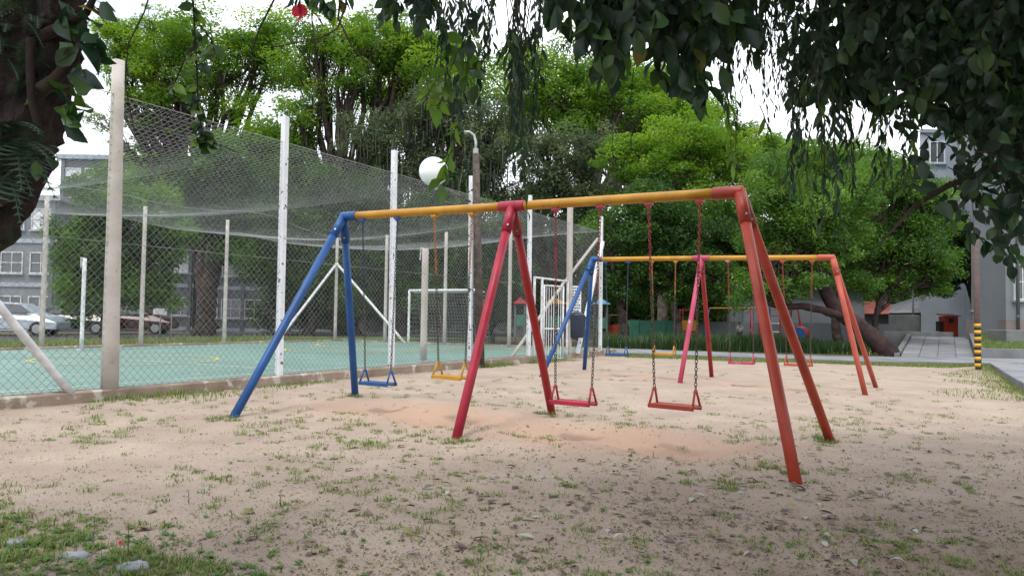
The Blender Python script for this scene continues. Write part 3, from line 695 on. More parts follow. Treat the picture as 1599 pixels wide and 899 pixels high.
# striped pole
sp = G(1528, 577); t = thing('striped_pole', sp, 'rusty pole with yellow and black bands at its foot beside the path', 'pole')
htop = P(1523, 352, sp.y).z; zs = P(1528, 505, sp.y).z; zb = P(1528, 572, sp.y).z
k = MB(); k.tube([sp-Z(.1), Vector((sp.x-.06, sp.y, htop))], .085, 12); k.build('pipe', m_rust, t, smooth=True)
nb_ = 13
for i in range(nb_):
    a, b = zb + (zs-zb)*i/nb_, zb + (zs-zb)*(i+1)/nb_
    if i % 2 == 0: k = MB(); k.tube([Vector((sp.x-.015, sp.y, a)), Vector((sp.x-.02, sp.y, b))], .092, 12); k.build('yellow_band', m_stripe_y, t, smooth=True)
    else: k = MB(); k.tube([Vector((sp.x-.015, sp.y, a)), Vector((sp.x-.02, sp.y, b))], .09, 12); k.build('dark_band', m_black, t, smooth=True)

# ================================================================= BUILDINGS
def window(par, c, ux, w_, h, m_g, bars=(1, 1), out=None, name='window'):
    ux = Vector(ux).normalized(); nn = Vector((ux.y, -ux.x, 0)) if out is None else Vector(out)
    k = MB(); e = .06
    for s in (-1, 1): k.obox(c + ux*(s*(w_/2-e/2)) + nn*.03, ux, e/2, nn, .04, Z(1), h/2)
    for s in (-1, 1): k.obox(c + Z(s*(h/2-e/2)) + nn*.03, ux, w_/2-e, nn, .035, Z(1), e/2)
    for i in range(bars[0]): k.obox(c + ux*(w_*((i+1)/(bars[0]+1)-.5)) + nn*.025, ux, .022, nn, .025, Z(1), h/2-e)
    for i in range(bars[1]): k.obox(c + Z(h*((i+1)/(bars[1]+1)-.5)) + nn*.022, ux, w_/2-e, nn, .022, Z(1), .022)
    f = k.build(name, m_frame, par)
    k = MB(); k.obox(c + nn*.005, ux, w_/2-.01, nn, .006, Z(1), h/2-.01); k.build('pane', m_g, f)
    k = MB(); k.obox(c + nn*.06 - Z(h/2+.05), ux, w_/2+.08, nn, .08, Z(1), .045); k.build('sill', m_bldg2, f)
    return f
# right building
DB = 36.0
def XR(px, d): return P(px, 500, d).x
t = thing('grey_building', (XR(1560, DB), DB, .6), 'grey plastered building with pilasters at the right edge, behind the lawn', 'building')
x0, x1, x2 = XR(1524, DB), XR(1571, DB-2.5), XR(1760, DB-2.5)
k = MB(); k.ubox(x0, x2, DB, 12, 0, 13); k.build('wall', m_bldg2, t)
k = MB(); k.box(x1, x2, DB-2.5, DB-.003, 0, 13.2); k.build('projecting_bay', m_bldg, t)
k = MB(); k.box(x0-.06, x1-.003, DB-.08, DB+.5, 0, P(1540, 497, DB).z); k.build('plinth', m_plinth, t)
k = MB(); k.box(x1-.06, x2, DB-2.6, DB-2.0, 0, P(1590, 500, DB).z); k.build('plinth', m_plinth, t)
for px, m_ in ((1528, m_bldg), (1543, m_bldg), (1557, m_bldgd)):
    xx = XR(px, DB); k = MB(); k.box(xx-.12, xx+.13, DB-.2, DB-.004, P(1540,495,DB).z, 12.9); k.build('pilaster', m_, t)
for px, d in ((1567, DB-.3), (1590, DB-2.75)):
    k = MB(); xx = XR(px, d); k.tube([(xx, d, .5), (xx, d, 12.8)], .07, 8); k.build('drainpipe', m_bldgd, t, smooth=True)
    for i in range(5): k = MB(); k.tube([(xx, d, 1.6+i*2.4), (xx, d, 1.7+i*2.4)], .095, 8); k.build('pipe_collar', m_bldgd, t)
for (px, py, w_, h) in ((1536, 448, 1.1, 2.2), (1540, 260, 1.1, 1.5), (1536, 180, 1.1, 1.5)):
    window(t, P(px, py, DB-.01), (1,0,0), w_, h, m_shutter if py > 400 else m_glass, out=(0,-1,0))
for i, (px, py) in enumerate(((1596, 440), (1596, 300), (1620, 440), (1620, 300), (1596, 170))): window(t, P(px, py, DB-2.505), (1,0,0), .8, 1.6, m_glass, out=(0,-1,0))
c = P(1537, 349, DB-.35); k = MB(); k.obox(c, (1,0,0), .42, (0,1,0), .28, (0,0,1), .32); ac = k.build('air_conditioner', m_bldg2, t, bevel=.03)
k = MB(); k.tube([c+Vector((-.05,-.285,0)), c+Vector((-.05,-.30,0))], .24, 16); k.build('fan_grille', m_bldgd, ac)
k = MB(); k.box(x0-.2, x1-.003, DB-.35, DB-.005, 12.7, 13.1); k.build('cornice', m_bldg2, t)
b0 = P(1584, 541, 31.5); k = MB(); xx = XR(1566, 31.5); k.box(xx, xx+1.7, 31.3, 32.5, 0, P(1584, 515, 31.5).z)
tag(k.build('concrete_block', m_conc, bevel=.03), 'grey concrete block on the lawn at the right edge', 'block')
# wing behind
DW = 46.0; t = thing('white_wing', (XR(1480, DW), DW, .5), 'pale upper storeys with sliding windows seen between the leaves at right', 'building')
k = MB(); k.ubox(XR(1438, DW), XR(1640, DW), DW, 10, 0, P(1480, 209, DW).z); k.build('wall', m_bldg2, t)
k = MB(); k.ubox(XR(1436, DW), XR(1642, DW), DW-.2, 10.3, P(1480, 209, DW).z+.003, P(1480, 206, DW).z+.1); k.build('parapet', m_bldg, t)
for px, py in ((1463, 238), (1510, 240), (1463, 312), (1512, 313), (1463, 390), (1512, 390)): window(t, P(px, py, DW-.01), (1,0,0), .95, 1.35, m_glass, (1, 0), out=(0,-1,0))
for py in (282, 360): k = MB(); zz = P(1480, py, DW).z; k.box(XR(1438, DW)-.03, XR(1524, DW), DW-.06, DW-.003, zz-.15, zz+.15); k.build('string_course', m_bldg, t)
# gabled grey building
DG = 49.0; t = thing('gabled_building', (XR(1470, DG), DG, .6), 'low grey building with a pale sloping roof beyond the ramp', 'building')
za, zr = P(1470, 489, DG).z, P(1470, 458, DG+3).z
k = MB(); k.box(XR(1425, DG), XR(1560, DG), DG, DG+6, 0, za); k.build('wall', m_bldg, t)
xa, xb, xc, xd = XR(1418, DG), XR(1568, DG), XR(1452, DG+3), XR(1520, DG+3)
k = MB(); k.hexa([(xa,DG-.4,za+.003),(xb,DG-.4,za+.003),(xb,DG+6.4,za+.003),(xa,DG+6.4,za+.003)], [(xa+.2,DG-.2,za+.1),(xb-.2,DG-.2,za+.1),(xd,DG+3,zr),(xc,DG+3,zr)]); k.build('roof', m_slab, t)
k = MB(); k.box(XR(1425, DG)-.02, XR(1560, DG), DG-.05, DG-.003, 0, P(1470, 503, DG).z); k.build('plinth', m_bldg, t)
k = MB(); k.obox(P(1412, 505, DG-1), (1,0,0), .75, (0,1,0), .5, (0,0,1), .55); tag(k.build('concrete_block', m_conc, bevel=.03), 'grey concrete block by the corner of the gabled building', 'block')
k = MB(); p_ = P(1426, 495, DG-.4); k.tube([p_+Z(2), p_, p_+Vector((.2,0,-.25)), p_+Vector((.2,0,-1))], .06, 8); k.build('drainpipe', m_bldgd, t, smooth=True)
# red box
c = P(1481, 516, 41); t = thing('red_cabinet', c, 'orange-red cabinet with a small roof at the top of the ramp', 'cabinet')
hh = P(1481, 494, 41).z - c.z; hw_ = .36
k = MB(); k.box(c.x-hw_, c.x+hw_, c.y-.3, c.y+.3, c.z-.5, c.z+hh); k.build('body', m_orange, t, bevel=.015)
k = MB(); k.hexa([(c.x-hw_-.08,c.y-.4,c.z+hh+.003),(c.x+hw_+.08,c.y-.4,c.z+hh+.003),(c.x+hw_+.08,c.y+.4,c.z+hh+.1),(c.x-hw_-.08,c.y+.4,c.z+hh+.1)], [(c.x-hw_-.08,c.y-.4,c.z+hh+.05),(c.x+hw_+.08,c.y-.4,c.z+hh+.05),(c.x+hw_+.08,c.y+.4,c.z+hh+.15),(c.x-hw_-.08,c.y+.4,c.z+hh+.15)]); k.build('roof', m_orange, t)
k = MB(); k.obox(Vector((c.x-.02, c.y-.305, c.z+hh*.72)), (1,0,0), .13, (0,1,0), .006, (0,0,1), .12); k.build('opening', m_black, t)
k = MB(); k.obox(Vector((c.x-hw_-.13, c.y, c.z+hh*.3)), (1,0,0), .08, (0,1,0), .2, (0,0,1), hh*.35); k.build('side_box', m_black, t)
# red tiled house
DH = 52; t = thing('tiled_house', (XR(1385, DH), DH, .4), 'small house with a red tiled roof behind the trees beside the ramp', 'house')
zl, zt = P(1390, 489, DH).z, P(1390, 472, DH+2).z; xa, xb = XR(1320, DH), XR(1412, DH)
k = MB(); k.box(xa+.2, xb-.2, DH, DH+5, 0, zl-.003); k.build('wall', m_bldg, t)
k = MB(); nr = 26
for i in range(nr):
    a = xa + (xb-xa)*i/nr; b = xa + (xb-xa)*(i+1)/nr; pts = []
    for s in range(5):
        an = math.pi*s/4; pts.append((a+b)/2 - (b-a)/2*math.cos(an)); 
    zc = [math.sin(math.pi*s/4)*.09 for s in range(5)]
    v0 = [(x_, DH-.6, zl+z_-.12) for x_, z_ in zip(pts, zc)]; v1 = [(x_, DH+2.4, zt+z_) for x_, z_ in zip(pts, zc)]
    k.poly(v0+v1, [(s, s+1, s+6, s+5) for s in range(4)])
k.build('tiled_roof', m_rtile, t, smooth=True)
# building left behind the court
def block(label, d, pxa, pxb, pyroof, m_, floors, cols_, ang=0, shut=.4, wsize=(1.3, 1.25)):
    a, b = XR(pxa, d), XR(pxb, d); zr_ = P((pxa+pxb)/2, pyroof, d).z
    t = thing('apartment_building', ((a+b)/2, d, .2), label, 'building')
    k = MB(); k.box(a, b, d, d+12, -.2, zr_); k.build('wall', m_, t)
    k = MB(); k.box(a-.25, b+.25, d-.25, d+12.2, zr_+.003, zr_+.3); k.build('roof_slab', m_bldg2, t)
    fh = zr_/floors
    for f in range(floors):
        k = MB(); k.box(a-.05, b+.05, d-.07, d-.003, fh*f-.12+ .2, fh*f+.12+.2); k.build('string_course', m_bldg2, t)
        for c_ in range(cols_):
            xx = a + (b-a)*(c_+.5)/cols_; window(t, Vector((xx, d-.01, fh*(f+.58))), (1,0,0), wsize[0], wsize[1], m_shutter if rnd.random() < shut else m_glass, out=(0,-1,0))
    for c_ in range(0, cols_+1, 2):
        xx = min(max(a + (b-a)*c_/cols_, a+.2), b-.2); k = MB(); k.box(xx-.12, xx+.12, d-.14, d-.004, 0, zr_-.01); k.build('pilaster', m_bldgd, t)
    return t
block('pale grey three-storey building at the far left beyond the court', 44, -190, 84, 312, m_bldg, 3, 6)
block('taller grey building behind the round tree at left', 52, 86, 300, 250, m_bldgd, 4, 6)
block('dark grey building half hidden behind the court trees', 50, 306, 560, 262, m_bldgd, 4, 7, shut=.2)
# boundary wall behind the playground
k = MB(); x0_, x1_ = XR(430, 56), XR(1110, 56); k.box(x0_, x1_, 56, 56.25, -.2, P(1000, 497, 56).z); bw = tag(k.build('boundary_wall', m_bldgd), 'long grey wall behind the playground trees', 'wall')
k = MB(); k.box(x0_, x1_, 55.94, 56.3, P(1000, 497, 56).z+.003, P(1000, 497, 56).z+.08); k.build('coping', m_bldgd, bw)

# ================================================================= CARS
def car(label, c, yaw, m_):
    t = thing('parked_car', c, label, 'car'); cs, sn = math.cos(yaw), math.sin(yaw)
    def tr(x, y, z): return (c.x + x*cs - y*sn, c.y + x*sn + y*cs, c.z + z)
    prof = [(-2.05,.28),(-2.1,.62),(-1.95,.86),(-1.35,.93),(-.75,1.36),(-.2,1.44),(.55,1.40),(1.15,.98),(1.85,.84),(2.08,.6),(2.05,.28)]
    k = MB(); n_ = len(prof)
    sec = []
    for yy, inset in ((-.82,0), (-.70,.05), (.70,.05), (.82,0)):
        sec.append([tr(x, yy if z < .95 else yy*.82, z) for x, z in prof])
    k.poly(sec[0]+sec[3], [tuple(range(n_)), tuple(range(2*n_-1, n_-1, -1))] + [(i, i+n_, (i+1) % n_ + n_, (i+1) % n_) for i in range(n_)])
    body = k.build('body', m_, t, bevel=.05)
    for s in (-1, 1):
        k = MB(); pts = [(-1.2,.97),(-.72,1.30),(-.2,1.37),(.5,1.34),(1.0,1.0)]
        o = len(k.v); k.v += [tr(x, s*(.82*.82+.012 + (1.37-z)*.27), z) for x, z in pts]; k.f.append(tuple(o+i for i in (range(5) if s < 0 else reversed(range(5)))))
        k.build('side_window', m_glass, t)
    for x in (-1.3, 1.3):
        for s in (-1, 1):
            k = MB(); k.tube([tr(x, s*.66, .31), tr(x, s*.85, .31)], .31, 18); wh = k.build('wheel', m_black, t, smooth=False)
            k = MB(); k.tube([tr(x, s*.84, .31), tr(x, s*.865, .31)], .19, 14); k.build('rim', m_galv, wh)
    for s in (-1, 1): k = MB(); k.obox(Vector(tr(-2.07, s*.6, .68)), (cs,sn,0), .03, (-sn,cs,0), .16, (0,0,1), .07); k.build('tail_light', m_red, t)
m_car1 = mat('silver_blue_paint', (.40, .46, .52), .25, (.38, .44, .5), 2, spec=.6); m_car2 = mat('dark_red_paint', (.05, .010, .012), .3, (.04, .01, .012), 2, spec=.5)
m_car3 = mat('black_car_paint', (.02, .02, .023), .25, spec=.6)
yawc = math.atan2(U.y, U.x)
def carat(px, d): p = P(px, 530, d); return Vector((p.x, p.y, .165))
car('silver blue car parked behind the fence at the left edge', carat(18, 33), yawc*0+.2, m_car1)
car('black car parked under the round tree beyond the court', carat(112, 36), .2, m_car3)
car('dark red car parked beyond the court, right of the black car', carat(205, 38), .2, m_car2)
# white panel signs beyond the court
for px, py, d, w_, h_, lab in ((268, 474, 35, .55, .5, 'small white sign board, the higher of two beyond the court'), (250, 486, 35.3, .65, .28, 'small white sign board, the lower of two beyond the court')):
    c = P(px, py, d); t = thing('sign_board', Vector((c.x, c.y, .16)), lab, 'sign')
    k = MB(); k.obox(c, (1,0,0), w_/2, (0,1,0), .015, (0,0,1), h_/2); k.build('panel', m_paper, t)
    pole(t, (c.x, c.y+.05, .1), (c.x, c.y+.05, c.z), .03, m_galv, 'post', 6)

# ================================================================= FAR PLAYGROUND
def small(px, py, d): return P(px, py, d)
gnd = lambda px, d: Vector((XR(px, d), d, gz(XR(px, d), d)))
# small swing frame
D3 = 44.
t = thing('swing_set', gnd(1175, D3), 'small far swing frame with a thin yellow bar behind the long grass', 'swing frame')
bl, bm_, br_ = P(1108, 481, D3), P(1173, 481, D3), P(1246, 483, D3)
for a, b in ((bl, bm_), (bm_, br_)): pole(t, a, b, .04, m_yell, 'crossbar', 8)
for c, m_, o1, o2 in ((bl, m_blue, -14, -4), (bm_, m_pink, -4, 5), (br_, m_orange, 3, 14)):
    for off, dd in ((o1, -.7), (o2, .7)):
        f = gnd(0, D3); f.x = c.x + off/F*D3; f.y = D3+dd; f.z -= .1; pole(t, c, f, .045, m_, 'leg', 8)
for px, m_, lab in ((1128, m_blue, 'tiny blue swing seat on the far swing frame'), (1154, m_yell, 'tiny yellow swing seat on the far swing frame')):
    c = P(px, 526, D3-.2); st = thing('swing', c, lab, 'swing', 'swings'); k = MB(); k.obox(c, (1,0,0), .26, (0,1,0), .12, (0,0,1), .03)
    k.build('seat', m_, st)
    for s in (-.24, .24): k = MB(); k.tube([c+Vector((s,0,.03)), Vector((c.x+s, D3, bl.z-.03))], .008, 4); k.build('chain', m_chain, st)
# climbing frame
D4 = 42.
t = thing('climber', gnd(1210, D4), 'red and blue climbing ladder frame behind the long grass', 'climbing frame')
pole(t, gnd(1202, D4)-Z(.1), P(1202, 470, D4), .045, m_blue, 'post', 8); pole(t, gnd(1218, D4)-Z(.1), P(1218, 488, D4), .045, m_red, 'post', 8)
for py in (493, 505, 518): pole(t, P(1202, py, D4), P(1218, py, D4), .03, m_red if py < 500 else m_wmetal, 'rung', 6)
# red tunnel
c = gnd(1252, 38); c.z = P(1252, 530, 38).z - .15; t = thing('play_tunnel', c, 'red and dark blue play barrel lying behind the long grass', 'play barrel')
k = MB(); k.tube([c+Vector((-.35,-.5,.4)), c+Vector((.2,.6,.4))], .42, 18); k.build('barrel', m_red, t, smooth=True)
k = MB(); k.tube([c+Vector((-.38,-.56,.4)), c+Vector((-.35,-.5,.4))], .36, 18); k.build('end_cap', m_blue, t)
# orange chair-like frame
def post_frame(label, px0, px1, pyt, d, m1, m2):
    t = thing('play_structure', gnd((px0+px1)/2, d), label, 'play frame')
    for px in (px0, px1):
        for dd in (-.35, .35): g_ = gnd(px, d); g_.y += dd; tp = P(px, pyt, d); tp.y += dd; pole(t, g_-Z(.1), tp, .045, m1, 'post', 8)
    c = (P(px0, pyt+10, d) + P(px1, pyt+10, d))/2; hw_ = abs(XR(px1, d)-XR(px0, d))/2
    k = MB(); k.obox(P((px0+px1)/2, pyt+26, d)-Vector((0,.4,0)), (1,0,0), hw_+.05, (0,1,0), .03, (0,0,1), .3); k.build('panel', m2, t)
    pole(t, P(px0, pyt+2, d), P(px1, pyt+2, d), .04, m1, 'top_rail', 8)
    k = MB(); k.obox(P((px0+px1)/2, 521, d), (1,0,0), hw_, (0,1,0), .35, (0,0,1), .03); k.build('platform', m2, t)
post_frame('red and yellow play frame left of the far swing frame', 1064, 1085, 482, 43, m_red, m_yell)
post_frame('low orange play frame behind the right legs of the nearest swing frame', 1189, 1196, 500, 40, m_orange, m_orange)
post_frame('dull red play frame between the tree trunks near the bin', 950, 968, 490, 40, m_rust, m_orange)
def playhouse(label, px, pyt, pyb, d, wpx, m_r, m_w):
    g_ = gnd(px, d); t = thing('play_house', g_, label, 'play house'); hw_ = wpx/2/F*d; ze, zt = P(px, pyb, d).z, P(px, pyt, d).z
    for a in (-1, 1):
        for b in (-1, 1): pole(t, (g_.x+a*hw_*.75, d+b*hw_*.75, g_.z-.1), (g_.x+a*hw_*.75, d+b*hw_*.75, ze), .05, m_bldgd, 'post', 8)
    k = MB(); v = [(g_.x+a*hw_*1.15, d+b*hw_*1.15, ze) for a, b in ((-1,-1),(1,-1),(1,1),(-1,1))]; k.poly(v+[(g_.x, d, zt)], [(3,2,1,0),(0,1,4),(1,2,4),(2,3,4),(3,0,4)]); k.build('roof', m_r, t)
    k = MB(); k.box(g_.x-hw_*.7, g_.x+hw_*.7, d-hw_*.7, d+hw_*.7, g_.z+.7, g_.z+1.25); k.build('cabin', m_w, t)
playhouse('play house with a small red pointed roof behind the gate', 812, 463, 474, 38, 20, m_red, m_green)
playhouse('play house with a yellow roof seen through the gate bars', 866, 464, 474, 40, 32, m_yell, m_green)
playhouse('play house with a pale blue roof behind the corner post', 938, 465, 475, 39, 24, mat('pale_blue_paint', (.12,.30,.5), .5), m_green)
# green panel fence
t = thing('panel_fence', gnd(1015, 36), 'green sheet panel fence behind the long grass', 'fence')
ztp = P(1015, 500, 36).z
for i in range(4):
    a, b = XR(979+i*20.5, 36), XR(979+(i+1)*20.5, 36)-.03; k = MB(); k.box(a, b, 36, 36.04, gz(a, 36)-.1, ztp); k.build('panel', m_green, t)
for i in range(5): xx = XR(979+i*20.5, 36)-.015; pole(t, (xx, 36.1, -.1), (xx, 36.1, ztp+.03), .03, m_green, 'post', 6)
# lower grey wall
k = MB(); k.box(XR(1065, 47), XR(1400, 47), 47, 47.2, -.2, P(1200, 503, 47).z)
tag(k.build('garden_wall', m_bldg), 'lower grey wall behind the far swing frame', 'wall')
k = MB(); k.box(XR(1162, 50), XR(1350, 50), 50, 54, -.2, P(1200, 452, 50).z); sh = tag(k.build('shed', m_bldg), 'plain pale grey shed behind the far swing frame', 'shed')
k = MB(); za_ = P(1200, 452, 50).z+.003; k.hexa([(XR(1158,50),49.6,za_),(XR(1355,50),49.6,za_),(XR(1355,50),54.4,za_),(XR(1158,50),54.4,za_)],[(XR(1158,50),49.6,za_+.08),(XR(1355,50),49.6,za_+.08),(XR(1355,50),54.4,za_+.6),(XR(1158,50),54.4,za_+.6)]); k.build('roof', m_slab, sh)

# ---- person by the far swing: one skinned body, clothes as child shells
def person():
    c = gnd(1155, 42.5); s = (P(1155, 504, 42.5).z - c.z) / 1.62
    t = thing('person', c, 'person in a grey top and dark trousers standing behind the far swing seats', 'person')
    J = {'pel': (0,0,.88), 'sp': (.0,-.02,1.1), 'ch': (-.01,-.05,1.3), 'nk': (-.02,-.08,1.44), 'hd': (-.03,-.11,1.55), 'tp': (-.03,-.10,1.66),
         'lh': (-.09,0,.86), 'lk': (-.10,-.06,.48), 'la': (-.10,.02,.09), 'lt': (-.11,-.13,.03), 'rh': (.09,0,.86), 'rk': (.11,.02,.48), 'ra': (.12,.12,.09), 'rt': (.13,-.02,.03),
         'ls': (-.18,-.05,1.36), 'le': (-.23,-.08,1.10), 'lw': (-.19,-.26,.95), 'lf': (-.18,-.33,.92), 'rs': (.17,-.05,1.36), 're': (.23,-.02,1.10), 'rw': (.22,-.18,.92), 'rf': (.22,-.25,.88)}
    E = [('pel','sp'),('sp','ch'),('ch','nk'),('nk','hd'),('hd','tp'),('pel','lh'),('lh','lk'),('lk','la'),('la','lt'),('pel','rh'),('rh','rk'),('rk','ra'),('ra','rt'),('ch','ls'),('ls','le'),('le','lw'),('lw','lf'),('ch','rs'),('rs','re'),('re','rw'),('rw','rf')]
    rad = {'pel':.13,'sp':.12,'ch':.135,'nk':.055,'hd':.095,'tp':.07,'lh':.09,'rh':.09,'lk':.058,'rk':.058,'la':.04,'ra':.04,'lt':.035,'rt':.035,'ls':.06,'rs':.06,'le':.042,'re':.042,'lw':.03,'rw':.03,'lf':.033,'rf':.033}
    def skin(name, keys, edges, extra, m_, root_):
        idx = {k_: i for i, k_ in enumerate(keys)}; me = bpy.data.meshes.new(name)
        me.from_pydata([tuple(c + Vector(J[k_])*s) for k_ in keys], [(idx[a], idx[b]) for a, b in edges], [])
        o = bpy.data.objects.new(name, me); col.objects.link(o); o.parent = t; o.matrix_parent_inverse = Matrix.Translation(-t.location)
        o.modifiers.new('skin', 'SKIN'); sub = o.modifiers.new('sub', 'SUBSURF'); sub.levels = sub.render_levels = 2
        if not me.skin_vertices:
            bpy.context.view_layer.objects.active = o; 
        for k_, i in idx.items():
            sv_ = me.skin_vertices[0].data[i]; sv_.radius = ((rad[k_]+extra)*s,)*2; sv_.use_root = (k_ == root_)
        me.materials.append(m_); return o
    try:
        skin('body', list(J), E, 0, m_skin, 'pel')
        tk = ['sp','ch','ls','le','rs','re','pel']; skin('shirt', tk, [('pel','sp'),('sp','ch'),('ch','ls'),('ls','le'),('ch','rs'),('rs','re')], .016, m_shirt, 'pel')
        lk_ = ['pel','lh','lk','la','rh','rk','ra']; skin('trousers', lk_, [('pel','lh'),('lh','lk'),('lk','la'),('pel','rh'),('rh','rk'),('rk','ra')], .014, m_trous, 'pel')
    except Exception as ex: print('skin failed', ex)
    k = MB(); hc = c + Vector((-.03,-.085,1.60))*s
    k.lathe(hc, [(.102*s*math.sin(R(a))+.004, .10*s*-math.cos(R(a))) for a in range(80, 180, 14)], 12); k.build('hair', m_black, t, smooth=True)
person()

# ================================================================= TREES
def bez(a, b, sagv, n_=6, jit=.0):
    out = []
    for i in range(n_+1):
        u = i/n_; p = a.lerp(b, u) + sagv*(4*u*(1-u))
        if 0 < i < n_ and jit: p += Vector((rnd.uniform(-1,1), rnd.uniform(-1,1), rnd.uniform(-1,1)))*jit
        out.append(p)
    return out
def rough(pts, rads, n_=22, j=.10):
    out = []; ro_ = []; m_ = len(pts)-1
    for i in range(n_+1):
        u = i/n_*m_; a = min(int(u), m_-1); f = u-a
        p0, p1, p2, p3 = pts[max(a-1,0)], pts[a], pts[a+1], pts[min(a+2,m_)]
        p = .5*((2*p1) + (p2-p0)*f + (2*p0-5*p1+4*p2-p3)*f*f + (3*p1-p0-3*p2+p3)*f**3); r_ = rads[a]+(rads[a+1]-rads[a])*f
        if 0 < i < n_: p = p + Vector((rnd.gauss(0,1), rnd.gauss(0,1), rnd.gauss(0,.5)))*r_*j
        out.append(p); ro_.append(r_*rnd.uniform(.88, 1.14))
    return out, ro_
def tree(name, label, d, bpx, lobes, nleaf, L, gm, bm2, tr=.28, fork=None, flat=.55, bpy_=None, sub=16, moss=0, trunkpts=None, dens=.42, group='trees behind the court and playground', depth=.8, fillers=1, boughs=()):
    base = Vector((XR(bpx, d), d, gz(XR(bpx, d), d) - .15))
    t = thing(name, base, label, 'tree', group)
    LB = []; ex = []
    for _ in range(fillers):
        for (px, py, rx, ry) in lobes:
            o_ = [q for q in lobes if 20 < abs(q[0]-px) + abs(q[1]-py) < 160]
            if o_: q = rnd.choice(o_); u = rnd.uniform(.35, .65); ex.append((px+(q[0]-px)*u + rnd.uniform(-12,12), py+(q[1]-py)*u + rnd.uniform(-8,14), (rx+q[2])*.5*rnd.uniform(.55,.85), (ry+q[3])*.5*rnd.uniform(.6,.95)))
    for (px, py, rx, ry) in list(lobes) + ex:
        dd = d + rnd.uniform(-1, 1)*rx/F*d*.5; c = P(px, py, dd); LB.append((c, rx/F*dd, rx/F*dd*depth, ry/F*dd))
    if trunkpts: tp = [P(px, py, d + o_) for px, py, o_ in trunkpts]; tp[0].z -= .3
    else:
        lowz = min(c.z - rz_ for c, _, _, rz_ in LB); cx = sum(c.x for c, *_ in LB)/len(LB); fz = fork or max(1.6, lowz*.75 + .3)
        top = Vector((base.x + (cx-base.x)*.35, d + .3, fz)); tp = bez(base, top, Vector((rnd.uniform(-.2,.2), 0, 0)), 6, tr*.25)
    k = MB(); m_ = len(tp); k.tube(*rough(tp, [tr*(1.35 if i == 0 else 1) * (1 - .45*i/(m_-1)) for i in range(m_)]), 14)
    k.build('trunk', bm2, t, smooth=True); fk = tp[-1]
    for bg_ in boughs:
        k = MB(); q = [P(px, py, d + o_) for px, py, o_ in bg_]; k.tube(*rough(q, [tr*.5*(1-.7*i/(len(q)-1)) for i in range(len(q))]), 10); k.build('bough', bm2, t, smooth=True)
    k = MB(); Cs = []; Ts = []; Rs = []
    for c, rx, ry, rz_ in LB:
        st = tp[-1] if rnd.random() < .7 else tp[-2]; ln = (c-st).length
        lp = bez(st, c - Z(rz_*.3), Z(ln*.08) + Vector((rnd.uniform(-.1,.1)*ln, 0, 0)), 7, ln*.025)
        k.tube(lp, [tr*.5*(1-.75*i/7)+.02 for i in range(8)], 7, caps=False)
        for _ in range(int(sub*1.25) if fillers < 2 else int(sub*.8)):
            v = Vector((rnd.gauss(0,1), rnd.gauss(0,1), rnd.gauss(0,1))).normalized()*(rnd.random()**.45)
            p = c + Vector((v.x*rx, v.y*ry, v.z*rz_)); q = lp[rnd.randint(4, 7)]
            k.tube(bez(q, p, Z((p-q).length*.08), 3, (p-q).length*.05), [.045, .035, .025, .012], 4, caps=False)
            Cs.append(p); Ts.append(rnd.random()); Rs.append(min(rx, rz_*1.6)*(rnd.uniform(.26, .55) if fillers > 1 else rnd.uniform(.2, .42)))
    k.build('branches', bm2, t, smooth=True)
    n_c = len(Cs); w_ = np.array(Rs)**2; cnt = rng.multinomial(nleaf, w_/w_.sum()); idx = np.repeat(np.arange(n_c), cnt)
    C = np.array([tuple(p) for p in Cs])[idx]; rad = np.array(Rs)[idx][:, None]
    g = rng.normal(size=(len(idx), 3)); g = unit(g)*(rng.random((len(idx), 1))**.4); g[:, 2] *= flat
    C = C + g*rad*1.25
    A = unit(rng.normal(size=(len(idx), 3))*np.array([1, 1, .55])); Nn = unit(rng.normal(size=(len(idx), 3))*.8 + np.array([0, -.15, .9]))
    ti = np.clip(np.array(Ts)[idx]*.8 + rng.random(len(idx))*.35 - .08, 0, 1)
    LL = L*rng.uniform(.6, 1.3, len(idx))
    cards('crown', rhombs(C, A, Nn, LL, LL*dens), 4, RH, gm, t, ti)
    if moss:
        nm = moss; ii = rng.integers(0, n_c, nm); S = np.array([tuple(p) for p in Cs])[ii] + rng.normal(size=(nm, 3))*np.array([.5, .5, .2])
        h = rng.uniform(.4, 1.8, nm)[:, None]; wv = rng.uniform(.015, .05, nm)[:, None]; an = rng.uniform(0, 3.14, nm); sdv = np.stack([np.cos(an), np.sin(an), an*0], 1)*wv
        dn = np.array([[0, 0, -1.]]); j = rng.normal(size=(nm, 3))*.06
        Vm = np.stack([S-sdv*.5, S+sdv*.5, S+sdv+dn*h*.5+j, S-sdv+dn*h*.5+j, S+dn*h+j*2], 1)
        cards('hanging_moss', Vm, 5, [(0,1,2,3),(3,2,4)], m_moss, t)['kind'] = 'stuff'
    return t
tree('flame_tree', 'broad bright green feathery tree at upper left behind the court', 46, 330, [(220,85,85,38),(330,55,95,36),(300,125,100,28),(400,105,80,36),(235,150,70,24),(420,45,60,30),(185,45,38,20),(280,190,60,18),(360,165,70,24),(240,30,60,20),(190,110,45,20),(170,190,50,14),(245,215,55,14),(210,240,40,12)], 59500, 0.224, g_bright, m_bark, .42, fork=6, flat=.55, fillers=2, moss=120)
tree('flame_tree', 'tall bright green feathery tree in the upper middle, left of the lamp globe', 43, 545, [(480,95,75,36),(580,75,85,34),(650,110,75,36),(545,150,75,26),(465,175,55,30),(420,230,60,30),(690,75,60,34),(610,40,60,24),(510,40,60,24),(450,270,60,30),(380,225,50,26)], 59500, 0.215, g_bright, m_bark, .45, fork=6.5, flat=.55, fillers=2, moss=500)
